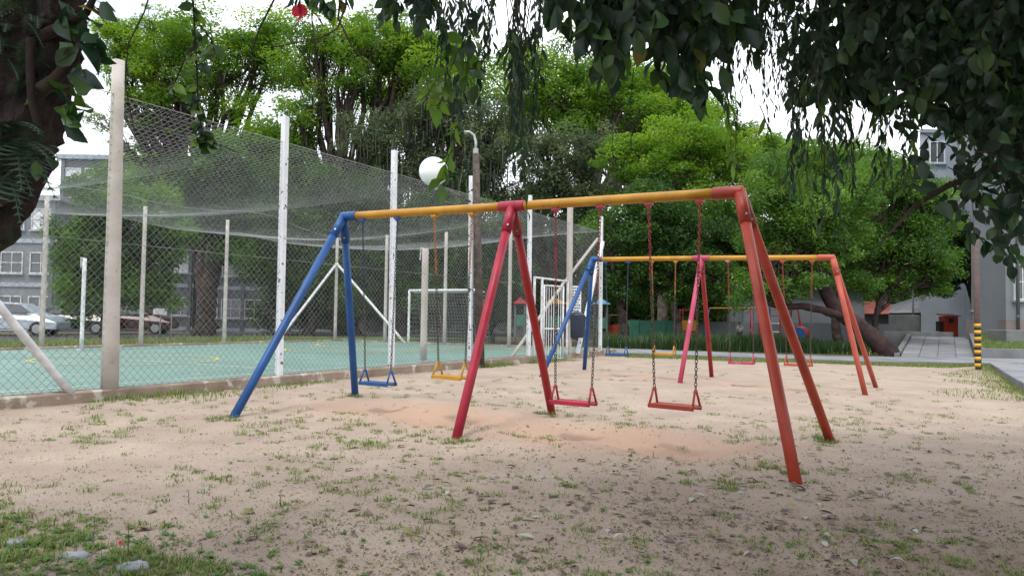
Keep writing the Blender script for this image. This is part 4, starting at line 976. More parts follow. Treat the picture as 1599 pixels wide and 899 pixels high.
tree('moss_hung_tree', 'grey-green tree hung with moss behind the lamp globe', 40, 620, [(640,205,80,45),(720,235,65,50),(690,165,65,36),(770,200,55,50),(660,275,60,36),(590,260,55,40),(740,290,50,40),(560,215,45,40)], 45500, 0.189, g_grey, m_bark, .40, fork=5, moss=1300, flat=.7)
tree('flame_tree', 'bright green feathery tree in the upper middle behind the drooping twigs', 49, 900, [(790,100,75,40),(880,90,80,38),(960,125,70,36),(850,160,85,34),(1060,150,60,36),(1000,175,60,36),(920,190,70,36),(1100,180,45,30)], 52500, 0.224, g_bright, m_bark2, .40, fork=7, flat=.5, fillers=2)
tree('yellow_green_tree', 'yellow-green feathery tree above the farther swing frame', 38, 1035, [(1000,215,65,36),(1080,205,65,40),(1040,265,85,32),(960,255,45,36),(1120,255,50,38),(1165,235,45,35),(1010,300,60,26),(1100,300,55,26)], 49000, 0.181, g_bright, m_bark2, .30, fork=5, flat=.5, fillers=2)
tree('grey_green_tree', 'dull grey-green tree between the two swing frames', 41, 855, [(850,245,55,50),(900,300,65,45),(830,330,55,45),(930,235,45,40),(790,300,50,50),(880,370,60,40),(800,380,50,40),(940,330,40,45)], 45500, 0.189, g_grey, m_bark, .32, fork=3.4, flat=.8)
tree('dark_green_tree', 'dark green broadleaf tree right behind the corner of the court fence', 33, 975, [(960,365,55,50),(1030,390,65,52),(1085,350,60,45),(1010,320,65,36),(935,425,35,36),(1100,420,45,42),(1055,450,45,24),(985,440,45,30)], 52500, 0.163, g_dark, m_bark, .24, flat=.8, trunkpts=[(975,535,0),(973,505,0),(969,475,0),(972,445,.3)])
tree('dark_green_tree', 'dark green tree on a forked trunk behind the pink swing legs', 35, 1055, [(1140,335,62,45),(1185,385,50,45),(1140,425,45,36),(1075,330,45,40),(1060,420,50,36)], 35000, 0.163, g_mid, m_bark2, .2, flat=.8, trunkpts=[(1060,535,0),(1058,505,0),(1050,470,0),(1040,445,.3)])
tree('leaning_tree', 'tree with a thick dark trunk leaning left beside the ramp', 29, 1345, [(1200,300,70,45),(1270,325,65,45),(1230,385,65,42),(1265,430,55,24),(1180,445,45,34),(1320,300,60,45),(1225,455,40,20),(1300,370,50,40)], 52500, 0.146, g_mid, m_barkr, .36, flat=.75, trunkpts=[(1392,552,0),(1360,526,0),(1334,504,0),(1310,484,0),(1292,460,.1),(1282,425,.2),(1276,385,.3),(1272,345,.4),(1266,300,.5)], boughs=[[(1322,494,-.1),(1290,486,-.2),(1255,478,-.3),(1215,478,-.3),(1185,466,-.3),(1160,440,-.2)]])
tree('round_dark_tree', 'dense dark green tree overhanging the paved ramp', 33, 1365, [(1380,400,70,45),(1440,380,60,45),(1415,440,62,30),(1340,440,45,36),(1450,305,50,45),(1395,325,60,45),(1355,285,55,36),(1330,385,50,40),(1470,430,35,25)], 59500, 0.146, g_mid, m_bark, .15, flat=.75, trunkpts=[(1366,522,0),(1366,505,0),(1368,490,0),(1372,470,.2)])
tree('small_dark_tree', 'small dark tree against the corner of the grey building at right', 40, 1518, [(1500,395,34,42),(1482,432,32,30),(1508,345,28,36),(1465,445,25,20)], 21000, 0.172, g_dark, m_bark, .12, flat=.8, trunkpts=[(1522,505,0),(1520,480,0),(1515,460,0),(1508,440,.2)])
tree('round_tree', 'round leafy green tree beyond the far left side of the court', 31, 165, [(130,320,55,40),(200,325,72,48),(270,370,42,45),(150,400,65,45),(215,430,70,45),(130,460,45,36),(250,460,40,34),(190,285,60,28),(100,380,35,45)], 59500, 0.163, g_mid, m_bark, .22, flat=.8, fork=1.6)
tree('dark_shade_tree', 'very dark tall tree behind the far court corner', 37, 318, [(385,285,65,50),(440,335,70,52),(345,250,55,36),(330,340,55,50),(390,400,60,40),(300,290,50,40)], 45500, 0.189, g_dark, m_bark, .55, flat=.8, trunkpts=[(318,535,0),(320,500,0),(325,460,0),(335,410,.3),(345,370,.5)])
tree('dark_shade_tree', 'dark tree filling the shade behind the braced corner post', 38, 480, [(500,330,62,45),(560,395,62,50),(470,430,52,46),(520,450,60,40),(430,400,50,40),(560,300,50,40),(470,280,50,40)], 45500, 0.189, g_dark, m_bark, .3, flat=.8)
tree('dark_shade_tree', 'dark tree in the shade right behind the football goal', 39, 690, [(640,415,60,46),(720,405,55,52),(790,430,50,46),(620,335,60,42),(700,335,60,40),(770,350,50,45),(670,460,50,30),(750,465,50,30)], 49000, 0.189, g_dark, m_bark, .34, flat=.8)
tree('pale_tree', 'pale green tree low behind the drooping leaves at upper right', 50, 1230, [(1215,235,45,28),(1270,250,60,34),(1330,240,50,30),(1170,215,40,24),(1390,265,50,30)], 31500, 0.215, g_bright, m_bark2, .26, flat=.5)
tree('flame_tree', 'farthest bright green tree filling the sky gap above the lamp globe', 58, 700, [(640,120,70,40),(720,130,70,40),(790,150,60,36),(700,80,60,30),(600,170,60,36),(840,200,60,40),(760,210,60,36),(660,200,60,30)], 46000, .25, g_bright, m_bark2, .4, fork=8, flat=.6, fillers=2)
tree('flame_tree', 'farthest bright green tree rising behind the yellow-green tree', 58, 1010, [(900,150,60,36),(980,110,60,36),(1040,140,60,40),(1100,190,50,34),(960,200,70,40),(1050,210,60,36),(1150,225,40,26),(900,220,50,36)], 42000, .25, g_bright, m_bark2, .4, fork=8, flat=.6, fillers=2)
tree('broad_green_tree', 'broad medium green tree rising behind the overhanging leaves right of the swings', 42, 1310, [(1200,260,60,36),(1270,250,60,36),(1340,270,60,40),(1400,290,50,40),(1240,310,60,36),(1320,320,60,36),(1180,300,40,36)], 40000, .2, g_mid, m_bark, .3, fork=3, flat=.7)
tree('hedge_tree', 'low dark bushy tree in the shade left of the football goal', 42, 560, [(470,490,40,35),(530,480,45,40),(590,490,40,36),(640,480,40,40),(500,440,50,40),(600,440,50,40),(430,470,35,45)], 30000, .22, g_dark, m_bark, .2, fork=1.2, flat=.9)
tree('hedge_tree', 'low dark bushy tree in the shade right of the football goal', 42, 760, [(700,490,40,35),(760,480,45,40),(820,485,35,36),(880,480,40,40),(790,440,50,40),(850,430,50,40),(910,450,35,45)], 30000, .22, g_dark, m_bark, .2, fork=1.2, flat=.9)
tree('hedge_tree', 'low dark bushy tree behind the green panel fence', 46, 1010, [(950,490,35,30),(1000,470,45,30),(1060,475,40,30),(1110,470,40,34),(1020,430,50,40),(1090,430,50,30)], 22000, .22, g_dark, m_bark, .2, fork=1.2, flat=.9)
# far wood that closes the view between the trunks
n_ = 60000; pxs = rng.uniform(380, 1450, n_); hgt = 300 + 60*vnoise(pxs, pxs*0, 70, 51); pys = hgt + rng.random(n_)**.8*(522-hgt); ds = rng.uniform(60, 72, n_)
Cw = np.array([tuple(P(a, b, c)) for a, b, c in zip(pxs, pys, ds)])
A = unit(rng.normal(size=(n_,3))); Nn = unit(rng.normal(size=(n_,3)) + np.array([0,0,.8])); LL = .6*rng.uniform(.6,1.3,n_)
o = cards('far_wood', rhombs(Cw, A, Nn, LL, LL*.6), 4, RH, g_dark, None, rng.random(n_)); tag(o, 'dark mass of far trees behind the playground', 'trees', kind='stuff')

# ================================================================= NEAR FOLIAGE
def leaf_shape(name, L, Wd, tipl, m_, curl=.12):       # pointed oval leaf with a folded midrib, 16 triangles, base at the origin along -Z
    prof = [(0,0),(.18,.62),(.42,1.0),(.68,.78),(.88,.3),(1,0)]
    V = []; Fc = []
    for u, wv in prof: V.append((0, -curl*L*math.sin(u*3.0)*.5, -u*L))
    off = len(V)
    for s in (-1, 1):
        for u, wv in prof[1:-1]: V.append((s*wv*Wd/2, -curl*L*math.sin(u*3.0)*.5 - .16*wv*Wd, -u*L))
    for si, s in enumerate((-1, 1)):
        b = off + si*4; m0 = list(range(6)); e = [0, b, b+1, b+2, b+3, 5]
        for i in range(5):
            q = [m0[i], m0[i+1], e[i+1], e[i]]; q = list(dict.fromkeys(q))
            Fc.append(tuple(q if s < 0 else reversed(q)))
    me = bpy.data.meshes.new(name); me.from_pydata(V, [], Fc); me.polygons.foreach_set('use_smooth', [True]*len(Fc)); me.materials.append(m_)
    return me, np.array(V), Fc
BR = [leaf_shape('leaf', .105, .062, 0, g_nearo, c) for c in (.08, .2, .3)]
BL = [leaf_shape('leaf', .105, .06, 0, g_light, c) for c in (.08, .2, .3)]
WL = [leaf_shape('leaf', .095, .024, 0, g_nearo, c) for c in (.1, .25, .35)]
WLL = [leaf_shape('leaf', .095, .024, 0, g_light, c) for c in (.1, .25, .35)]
def orient(d, roll): # matrix whose -Z is d
    z = (-Vector(d)).normalized(); x = z.orthogonal().normalized(); y = z.cross(x)
    return Matrix((x, y, z)).transposed() @ Matrix.Rotation(roll, 3, 'Z')
class Foliage:
    def __init__(s, root, cap): s.root = root; s.cap = cap; s.items = []; s.tw = MB()
    def add(s, p, d, sc, kind): s.items.append((Vector(p), Vector(d), sc, kind, rnd.uniform(0, 6.28)))
    def twig(s, pts, r0, r1): n_ = len(pts); s.tw.tube(pts, [r0 + (r1-r0)*i/(n_-1) for i in range(n_)], 5, caps=False)
    def hang(s, top, bot, kind, step, sc=1., r0=.004, curve=.05, droop=.75, bare=0., spread=1.0):
        top = Vector(top); bot = Vector(bot); ln = (bot-top).length
        sv_ = Vector((rnd.uniform(-1,1), rnd.uniform(-1,1), 0))*curve*ln; pts = bez(top, bot, sv_, 8, .006)
        s.twig(pts, r0, .0012); u = bare; i = 0
        while u < 1:
            q = u*8; j = min(int(q), 7); p = pts[j].lerp(pts[j+1], q-j); t = (pts[j+1]-pts[j]).normalized()
            a = i*2.4 + rnd.uniform(-.5, .5); o = Vector((math.cos(a), math.sin(a), 0))*spread
            d = (t*.35 + o*(1-droop) + Vector((0,0,-1))*droop).normalized(); s.add(p, d, sc*rnd.uniform(.65, 1.2)*(1-.35*u), kind); u += step/ln*rnd.uniform(.6, 1.5); i += 1
        s.add(pts[-1], (pts[-1]-pts[-2]).normalized(), sc*.8, kind)
    def finish(s, twm):
        s.tw.build('twigs', twm, s.root, smooth=True)
        inv = RM.transposed()
        def size(it):
            c = inv @ (it[0] - Vector((0,0,CAMZ)))
            if c.z > -.2: return 0
            x, y = 799.5 + F*c.x/-c.z, 449.5 - F*c.y/-c.z
            return it[2]/-c.z if -20 < x < 1620 and -10 < y < 900 else 0
        s.items.sort(key=size, reverse=True)
        one, rest = s.items[:s.cap], s.items[s.cap:]
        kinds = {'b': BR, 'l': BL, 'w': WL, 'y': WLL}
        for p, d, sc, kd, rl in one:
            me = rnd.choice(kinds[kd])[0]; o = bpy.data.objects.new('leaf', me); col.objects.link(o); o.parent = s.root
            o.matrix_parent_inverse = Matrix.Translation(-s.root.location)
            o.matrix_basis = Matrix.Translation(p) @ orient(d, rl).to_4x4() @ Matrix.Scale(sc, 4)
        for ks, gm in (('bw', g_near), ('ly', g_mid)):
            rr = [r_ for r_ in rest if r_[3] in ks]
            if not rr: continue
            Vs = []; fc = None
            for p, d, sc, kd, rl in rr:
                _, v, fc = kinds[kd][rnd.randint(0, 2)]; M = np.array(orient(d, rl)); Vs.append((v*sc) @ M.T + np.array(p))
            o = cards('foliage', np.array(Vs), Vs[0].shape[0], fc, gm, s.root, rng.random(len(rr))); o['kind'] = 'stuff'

# ---- big shade tree whose crown hangs in from the right
stb = Vector((7.2, 3.4, gz(7, 3.4)-.1))
st = thing('shade_tree', stb, 'dark leafy tree whose drooping branches hang into the top right of the view', 'tree')
k = MB(); tp = [stb, stb+Vector((-.05,.05,1.2)), stb+Vector((-.15,.15,2.4)), stb+Vector((-.5,.2,3.6)), stb+Vector((-1.1,.4,4.6))]
k.tube(tp, [.34,.27,.24,.20,.15], 12); k.build('trunk', m_bark, st, smooth=True)
def limb(pts, r0, r1, name='limb'):
    k = MB(); pts = [Vector(p) for p in pts]; n_ = len(pts); k.tube(pts, [r0+(r1-r0)*i/(n_-1) for i in range(n_)], 8, caps=False); return k.build(name, m_bark, st, smooth=True)
limb([tp[3], (5.2,4.4,4.4), (3.6,4.7,4.5), (1.8,4.6,4.2), (.4,4.5,4.0), (-.9,4.4,3.75)], .13, .02)
limb([tp[2], (5.4,4.2,3.0), (4.2,5.0,3.3), (3.0,5.4,3.3), (2.2,5.6,3.2)], .10, .02)
limb([tp[4], (4.6,2.4,5.3), (2.6,1.6,5.3), (.6,1.2,4.9), (-.8,.8,4.6)], .12, .03)
limb([tp[4], (5.6,5.6,5.3), (4.4,6.8,5.2), (3.2,7.4,4.6)], .10, .02)
limb([tp[1], P(1640,225,4.6), P(1560,262,4.4), P(1480,290,4.3), P(1430,320,4.3), P(1370,385,4.25)], .035, .006)
fo = Foliage(st, 300)
# dense dark mass, top right
envx = [880, 930, 1000, 1060, 1110, 1150, 1200, 1280, 1330, 1380, 1430, 1480, 1520, 1560, 1620, 1700]
envy = [120, 160, 95, 120, 175, 150, 165, 180, 185, 180, 195, 200, 230, 250, 260, 270]
def spray(px, py, d, kind, sc, n_=10, down=.55, ln=None):
    end = P(px, py, d); an = rnd.uniform(0, 6.283); dv_ = (Vector((math.cos(an), math.sin(an)*.7, 0))*(1-down) - Z(down)).normalized(); ln = ln or rnd.uniform(.22, .45)
    st_ = end - dv_*ln + Z(ln*.12); pts = bez(st_, end, Z(ln*.10) + Vector((rnd.uniform(-.06,.06), rnd.uniform(-.06,.06), 0))*ln*2, 6, .004); fo.twig(pts, .0035, .0012)
    sd_ = dv_.cross(Vector((rnd.uniform(-1,1), rnd.uniform(-1,1), .6))).normalized()
    for i in range(n_):
        u = .1 + .9*(i+rnd.random()*.6)/n_; q = min(u, .999)*6; j = int(q); p = pts[j].lerp(pts[j+1], q-j); t = (pts[j+1]-pts[j]).normalized(); s_ = 1 if i % 2 else -1
        dd = t*rnd.uniform(.2, .7) + sd_*(s_*rnd.uniform(.4, .9)) - Z(rnd.uniform(.2, .9)) + Vector((rnd.gauss(0,.2), rnd.gauss(0,.2), 0))
        fo.add(p, dd.normalized(), sc*rnd.uniform(.6, 1.25), kind)
    fo.add(pts[-1], (pts[-1]-pts[-2]).normalized(), sc, kind)
def fill(x0, x1, n_, d0, d1, kinds, sc, top=-70, k_=1.0):
    for _ in range(n_):
        px = rnd.uniform(x0, x1); e = float(np.interp(px, envx, envy))*k_; py = top + (e-top)*rnd.random()**.8
        spray(px, py*rnd.uniform(.85, 1.05), rnd.uniform(d0, d1), rnd.choice(kinds), sc, rnd.randint(7, 13), rnd.uniform(.25, .8))
fill(1230, 1680, 330, 3.9, 7.0, 'bbbbw', 1.05); fill(1330, 1680, 260, 4.2, 7.5, 'bbb', 1.1, k_=.9); fill(1450, 1680, 160, 4.0, 7.0, 'bb', 1.1, k_=1.1)
fill(1040, 1240, 60, 4.0, 5.5, 'bbw', 1.0, k_=.55)
# broad-leaf clusters, top middle
for px, b, n_ in ((895,45,4),(925,95,6),(945,130,7),(965,140,4),(985,75,6),(1010,50,6),(1040,90,6),(1075,140,7),(1100,160,7),(1125,110,7),(1150,50,6),(870,20,4),(1030,120,3),(1060,60,6),(950,40,7),(1100,50,7)):
    for _ in range(n_):
        spray(px + rnd.uniform(-16, 16), b*rnd.uniform(.3, 1.0), rnd.uniform(3.7, 4.6), 'b', 1.28, rnd.randint(5, 8), rnd.uniform(.5, .85), rnd.uniform(.15, .3))
for px, b, n_ in ((600,30,3),(625,40,2),(648,45,4),(662,62,4),(680,40,2),(610,10,3),(655,10,4)):
    for _ in range(n_): spray(px + rnd.uniform(-8, 8), b*rnd.uniform(.4, 1.0), rnd.uniform(4.0, 4.6), 'b', .8, 8, .75, .22)
# narrow-leaved drooping strands
for px, b, n_, sc in ((735,60,5,1.1),(755,110,4,1.1),(775,95,5,1.0),(800,200,3,1.1),(815,265,4,1.1),(826,180,4,1.0),(835,80,5,1.),(890,125,4,.9),(700,175,3,1.4),(715,150,3,1.5),(740,190,2,1.4),(685,60,2,1.),
                      (1140,265,2,1.),(1150,235,2,1.),(1165,150,4,.8),(1185,150,5,.75),(1200,190,5,.75),(1215,175,5,.75),(1235,190,4,.8),(1130,205,2,.8)):
    for _ in range(n_):
        d = rnd.uniform(4.0, 5.4); bb = b*rnd.uniform(.45, 1.0); x = px + rnd.uniform(-12, 12); fo.hang(P(x+rnd.uniform(-40,40), min(-10, bb-150), d), P(x, bb, d), 'w', .036, sc, bare=.2 + .3*rnd.random(), droop=rnd.uniform(.5, .8), curve=.09)
for px, b, n_ in ((1275,345,4),(1300,330,5),(1320,300,4),(1345,280,3),(1370,280,3),(1395,300,3),(1250,290,2),(1225,290,2),(1420,290,3)):
    for _ in range(n_):
        d = rnd.uniform(4.4, 6.0); bb = b*rnd.uniform(.7, 1.05); x = px + rnd.uniform(-14, 14); fo.hang(P(x+rnd.uniform(-40,40), bb-rnd.uniform(130,200), d), P(x, bb, d), rnd.choice('wwy'), .036, 1.3, bare=.1, droop=rnd.uniform(.5,.8), curve=.1)
for px, py in ((735,62),(748,95),(728,118),(712,150),(700,128),(745,132),(688,168),(672,160),(702,238),(690,288),(660,160),(715,95)):
    spray(px, py, rnd.uniform(4.0, 4.4), rnd.choice('lby'), 1.15, rnd.randint(4, 7), .7, .2)
for a, b in (((790,-20),(800,215)),((812,-20),(816,285)),((822,-20),(822,300)),((805,-20),(803,250)),((832,-20),(830,200)),((740,-20),(722,180)),((700,-20),(690,200)),((1150,-20),(1143,255)),((1270,100),(1283,345)),((1300,100),(1306,330)),((1240,60),(1232,290))):
    d = rnd.uniform(3.9, 4.6); fo.hang(P(*a, d), P(*b, d), rnd.choice('wwy'), .03, 1.35, bare=.25, droop=.6, curve=.04)
# low right cluster
for px, b, n_ in ((1450,340,2),(1480,360,2),(1505,395,1),(1530,375,2),(1555,400,3),(1575,425,3),(1595,400,4),(1585,360,4),(1560,330,5),(1530,310,4),(1500,280,4),(1600,300,8)):
    for _ in range(n_):
        d = rnd.uniform(4.0, 4.8); bb = b*rnd.uniform(.82, 1.0); x = px + rnd.uniform(-12, 12); spray(x, bb, d, 'b', 1.0, rnd.randint(4, 7), rnd.uniform(.2, .6), rnd.uniform(.2, .4))
# long bare trailing twigs with a few leaves
for a, b in (((955,-20),(957,240)),((1003,20),(985,215)),((824,-20),(823,330)),((808,-10),(806,350)),((1208,-10),(1250,240)),((1140,150),(1150,250)),((1395,250),(1310,360))):
    d = 4.2; fo.hang(P(*a, d), P(*b, d), 'w', .25, .8, r0=.003, bare=.4)
# the rest of the crown, over and beside the camera (it shades the foreground)
def crown_fill(n_, c, r_):
    for _ in range(n_):
        v = Vector((rnd.gauss(0,1), rnd.gauss(0,1), rnd.gauss(0,1))).normalized()*rnd.random()**.4; p = Vector(c) + Vector((v.x*r_[0], v.y*r_[1], v.z*r_[2]))
        cc = RM.transposed() @ (p - Vector((0,0,CAMZ)))
        if cc.z < -.1:
            x, y = 799.5 + F*cc.x/-cc.z, 449.5 - F*cc.y/-cc.z
            if x < 1640 and y > -60: continue
        for _ in range(7): fo.add(p + Vector((rnd.gauss(0,.14), rnd.gauss(0,.14), rnd.gauss(0,.1))), Vector((rnd.gauss(0,.6), rnd.gauss(0,.6), -1)), rnd.uniform(1.6, 2.6), 'b')
crown_fill(1500, (3.6, 3.0, 5.2), (5.0, 3.4, 1.3)); crown_fill(500, (5.8, 5.0, 4.4), (2.6, 3.5, 1.6)); crown_fill(330, (2.2, .4, 4.6), (3.6, 2.2, .9))
fo.finish(m_bark)

# ---- left tree: leaning trunk with ferns and broad leaves
lb_ = Vector((-3.3, 2.6, gz(-3.3, 2.6)-.1)); lt_ = thing('leaning_trunk_tree', lb_, 'dark mossy tree trunk with ferns and broad leaves at the upper left edge', 'tree')
D = 2.9
tp = [lb_, lb_+Vector((.1,.1,.6)), P(-150, 420, D-.05), P(-60, 320, D), P(0, 215, D), P(28, 110, D), P(38, 0, D), P(40, -120, D), P(60, -280, D), P(30, -480, D)]
k = MB(); k.tube(tp, [.30,.25,.22,.21,.20,.20,.205,.21,.2,.16], 18)
rr = random.Random(5); k.v = [(x+rr.uniform(-.018,.018), y+rr.uniform(-.018,.018), z+rr.uniform(-.018,.018)) for x, y, z in k.v]
o = k.build('trunk', m_barkl, lt_, smooth=True); sb = o.modifiers.new('sub', 'SUBSURF'); sb.levels = sb.render_levels = 3
tex = bpy.data.textures.new('bark', 'CLOUDS'); tex.noise_scale = .05; dm = o.modifiers.new('bark', 'DISPLACE'); dm.texture = tex; dm.strength = .11; dm.texture_coords = 'GLOBAL'
def lseg(pts, r0, r1, name='limb'): 
    k = MB(); n_ = len(pts); k.tube(pts, [r0+(r1-r0)*i/(n_-1) for i in range(n_)], 7, caps=False); return k.build(name, m_bark, lt_, smooth=True)
lseg([P(50,150,D-.1), P(85,125,D-.15), P(115,90,D-.2), P(125,70,D-.2)], .03, .012)
lseg([P(60,60,D-.1), P(100,40,D-.15), P(135,20,D-.2), P(160,-30,D-.2)], .025, .008)
lseg([P(48,60,D-.25), P(47,110,D-.24), P(50,160,D-.24), P(60,200,D-.2)], .016, .012, 'climbing_root')
lseg([tp[-1], tp[-1]+Vector((.6,.3,.7)), tp[-1]+Vector((1.6,.2,1.1)), tp[-1]+Vector((2.6,-.1,1.2))], .1, .03)
lseg([tp[-1], tp[-1]+Vector((-.6,-.3,.7)), tp[-1]+Vector((-1.5,-.2,1.1))], .1, .03)
fl = Foliage(lt_, 170)
for px, py, dx, dy, sc, kd in ((110,15,20,30,1.,'b'),(130,8,25,25,1.1,'b'),(150,5,35,20,1.1,'b'),(165,10,20,25,1.,'b'),(120,40,8,40,1.1,'b'),(128,55,40,30,1.2,'b'),(145,70,30,28,1.,'b'),(118,60,30,50,1.2,'b'),(105,80,15,40,1.,'b'),
                              (148,75,45,30,1.,'b'),(120,100,20,35,1.1,'b'),(108,125,55,15,1.2,'b'),(125,135,40,15,1.,'b'),(100,140,30,20,1.,'l'),(115,160,45,10,1.1,'l'),(100,150,15,45,1.,'l'),(105,175,30,30,1.,'l'),(110,190,25,30,1.,'b'),(95,165,10,40,1.,'l'),(60,150,-30,15,.9,'l'),
                              (70,240,10,20,.7,'b'),(62,250,-5,25,.7,'b'),(80,95,30,-10,1.,'b'),(90,30,20,30,1.,'b'),(100,10,5,40,1.1,'b'),(85,60,25,25,1.,'b'),(75,110,30,20,1.,'b'),(88,130,25,35,1.,'b')):
    for _ in range(2):
        p = P(px + rnd.uniform(-9,9), py + rnd.uniform(-9,9), D - .2 + rnd.uniform(-.1,.1)); q = P(px+dx, py+dy, D - .25 + rnd.uniform(-.15,.1)); fl.add(p, q-p, sc*rnd.uniform(.85, 1.15), kd)
# vine strand hanging left of centre
V0 = 3.6
def strand(pts, n_, kinds, sc):
    ps = [P(x, y, V0) for x, y in pts]; fl.twig(ps, .006, .002)
    for i in range(n_):
        u = rnd.random()*(len(ps)-1); j = min(int(u), len(ps)-2); p = ps[j].lerp(ps[j+1], u-j); a = rnd.uniform(0, 6.28)
        fl.add(p, Vector((math.cos(a)*.8, math.sin(a)*.8, -.8+rnd.uniform(-.3,.5))), sc*rnd.uniform(.7, 1.15), rnd.choice(kinds))
strand([(290,-140),(300,-20),(305,60),(308,120),(310,170),(318,215),(330,235)], 70, 'bbl', .75)
strand([(310,200),(330,222),(350,230),(372,238)], 12, 'l', .6); strand([(306,60),(290,90),(275,125),(262,142)], 8, 'l', .7); strand([(312,40),(330,62),(336,85)], 8, 'l', .8)
# crown of the left tree above the frame
for _ in range(280):
    v = Vector((rnd.gauss(0,1), rnd.gauss(0,1), rnd.gauss(0,1))).normalized()*rnd.random()**.4; p = Vector((-1.6, 2.4, 4.6)) + Vector((v.x*3.4, v.y*2.2, v.z*1.0))
    cc = RM.transposed() @ (p - Vector((0,0,CAMZ)))
    if cc.z < -.1 and 449.5 - F*cc.y/-cc.z > -60: continue
    for _ in range(6): fl.add(p + Vector((rnd.gauss(0,.14), rnd.gauss(0,.14), rnd.gauss(0,.1))), Vector((rnd.gauss(0,.6), rnd.gauss(0,.6), -1)), rnd.uniform(1.6, 2.4), 'b')
fl.finish(m_bark)
# fern fronds on the trunk
def frond(base, dirn, ln, par):
    k = MB(); side = dirn.cross(Vector((0,0,1))).normalized(); n_ = 11; pts = []
    for i in range(n_+1):
        u = i/n_; pts.append(base + dirn*(ln*u) + Vector((0,0,-.45*ln*u*u)))
    k.tube(pts, [.004*(1-.7*i/n_) for i in range(n_+1)], 4, caps=False)
    for i in range(1, n_+1):
        u = i/n_; wv = ln*.34*math.sin(min(1, u*1.15+.1)*3.0)**.7 if u < .95 else ln*.05; t = (pts[i]-pts[i-1]).normalized()
        for s in (-1, 1):
            tip = pts[i] + side*(s*abs(wv)) + t*(.05*ln) - Z(.12*abs(wv)); b = t*(ln*.035)
            k.poly([pts[i]-b, pts[i]+b, tip], [(0,1,2)])
    return k.build('fern_frond', g_fern, par)
g_fern = mat('fern_leaf', (.035, .075, .035), .6, (.02, .045, .025), 9)
for px, py, n_, ln in ((8,50,6,.16),(20,90,4,.13),(8,215,8,.22),(30,215,7,.2),(5,265,6,.2),(45,20,5,.15),(50,240,4,.14)):
    for _ in range(n_):
        b = P(px + rnd.uniform(-14,14), py + rnd.uniform(-14,14), D - .19); a = rnd.uniform(-2.6, -.5)
        frond(b, Vector((math.cos(a), math.sin(a)*.6, rnd.uniform(-.5, .5))).normalized(), ln*rnd.uniform(.7, 1.2), lt_)

# ---- hibiscus stems arching over the top, with one red flower
hb = Vector((-1.9, -.9, gz(-1.9, -.9)-.05)); ht = thing('hibiscus', hb, 'hibiscus with thin bare stems and one red flower at the top edge', 'shrub')
HD = 3.2
def stem(pts, r0=.006):
    k = MB(); n_ = len(pts); k.tube(pts, [r0*(1-.6*i/(n_-1)) for i in range(n_)], 6, caps=False); k.build('stem', m_bark, ht, smooth=True)
crown_pt = Vector((-.75, 1.6, 3.6))
stem([hb, hb+Vector((.05,.2,1.2)), hb+Vector((.35,.8,2.6)), crown_pt], .018)
stem([crown_pt, P(545,-60,HD), P(540,10,HD), P(527,45,HD), P(500,60,HD), P(440,72,HD), P(412,75,HD)])
stem([crown_pt, P(535,-40,HD), P(528,30,HD), P(548,70,HD), P(566,92,HD), P(580,105,HD)])
stem([crown_pt, P(440,-60,HD), P(428,0,HD), P(405,45,HD), P(390,90,HD), P(389,122,HD)])
stem([crown_pt, P(488,-50,HD), P(487,30,HD), P(493,90,HD), P(503,140,HD), P(508,180,HD)], .004)
stem([crown_pt, P(250,-60,HD), P(225,20,HD), P(200,70,HD), P(195,130,HD), P(205,180,HD), P(212,215,HD)], .004)
fh = Foliage(ht, 40)
for px, py in ((460,-2),(470,0),(488,5),(505,2),(515,8),(525,6),(530,0),(498,0),(520,20),(510,14),(478,-6),(540,-5)):
    for _ in range(2): p = P(px+rnd.uniform(-5,5), py-6, HD); fh.add(p, Vector((rnd.uniform(-.6,.6), rnd.uniform(-.5,.5), -1)), rnd.uniform(.5,.85), rnd.choice('bbl'))
fh.finish(m_bark)
fp = P(469, 20, HD); k = MB()
for i in range(5):
    a = i*2*math.pi/5; d = Vector((math.cos(a), -.4, math.sin(a)*.7)).normalized(); s_ = d.cross(Vector((0,1,.2))).normalized()
    k.poly([fp, fp+d*.016+s_*.014, fp+d*.034+s_*.013+Vector((0,-.006,0)), fp+d*.037-s_*.006, fp+d*.03-s_*.017, fp+d*.014-s_*.012], [(0,1,2,3,4,5)])
fl_ = k.build('flower', m_flower, ht)
k = MB(); k.tube([fp, fp+Vector((.004,-.02,-.03)), fp+Vector((.0,-.03,-.055))], [.002,.0025,.004], 6); k.build('stamen', m_flower, fl_)

# ================================================================= GROUND COVER
def clear(X, Y):                 # no tufts in the worn pits or on the court side
    k_ = np.ones_like(X)
    for x, y, h in pits: k_ *= 1 - .97*np.exp(-(((X-x)/.9)**2 + ((Y-y)/.7)**2))
    off = (X-N0.x)*W.x + (Y-N0.y)*W.y; return k_ * (off < -.1)
def tufts(n_t, area, bl, name, label, hmin, hmax, rad, m_=g_grass, mask=None):
    X = []; Y = []; S = []
    while len(X) < n_t:
        x, y = area(); a = np.array([x]), np.array([y])
        if rnd.random() < float(clear(*a)[0]) * (float(mask(*a)[0]) if mask else 1): X.append(x); Y.append(y); S.append(rnd.uniform(.5, 1.2))
    X, Y, S = map(np.array, (X, Y, S)); idx = np.repeat(np.arange(n_t), bl)
    def f(n_):
        r_ = rad*rng.random(n_)**.7*S[idx]; a = rng.uniform(0, 6.283, n_); x = X[idx]+r_*np.cos(a); y = Y[idx]+r_*np.sin(a); return x, y, sandz(x, y), S[idx]
    return blades(len(idx), f, hmin, hmax, .0032, name, m_, 1.5, label=label)
def px_area(x0, x1, y0, y1):
    def f():
        g_ = G(rnd.uniform(x0, x1), rnd.uniform(y0, y1)); return g_.x, g_.y
    return f
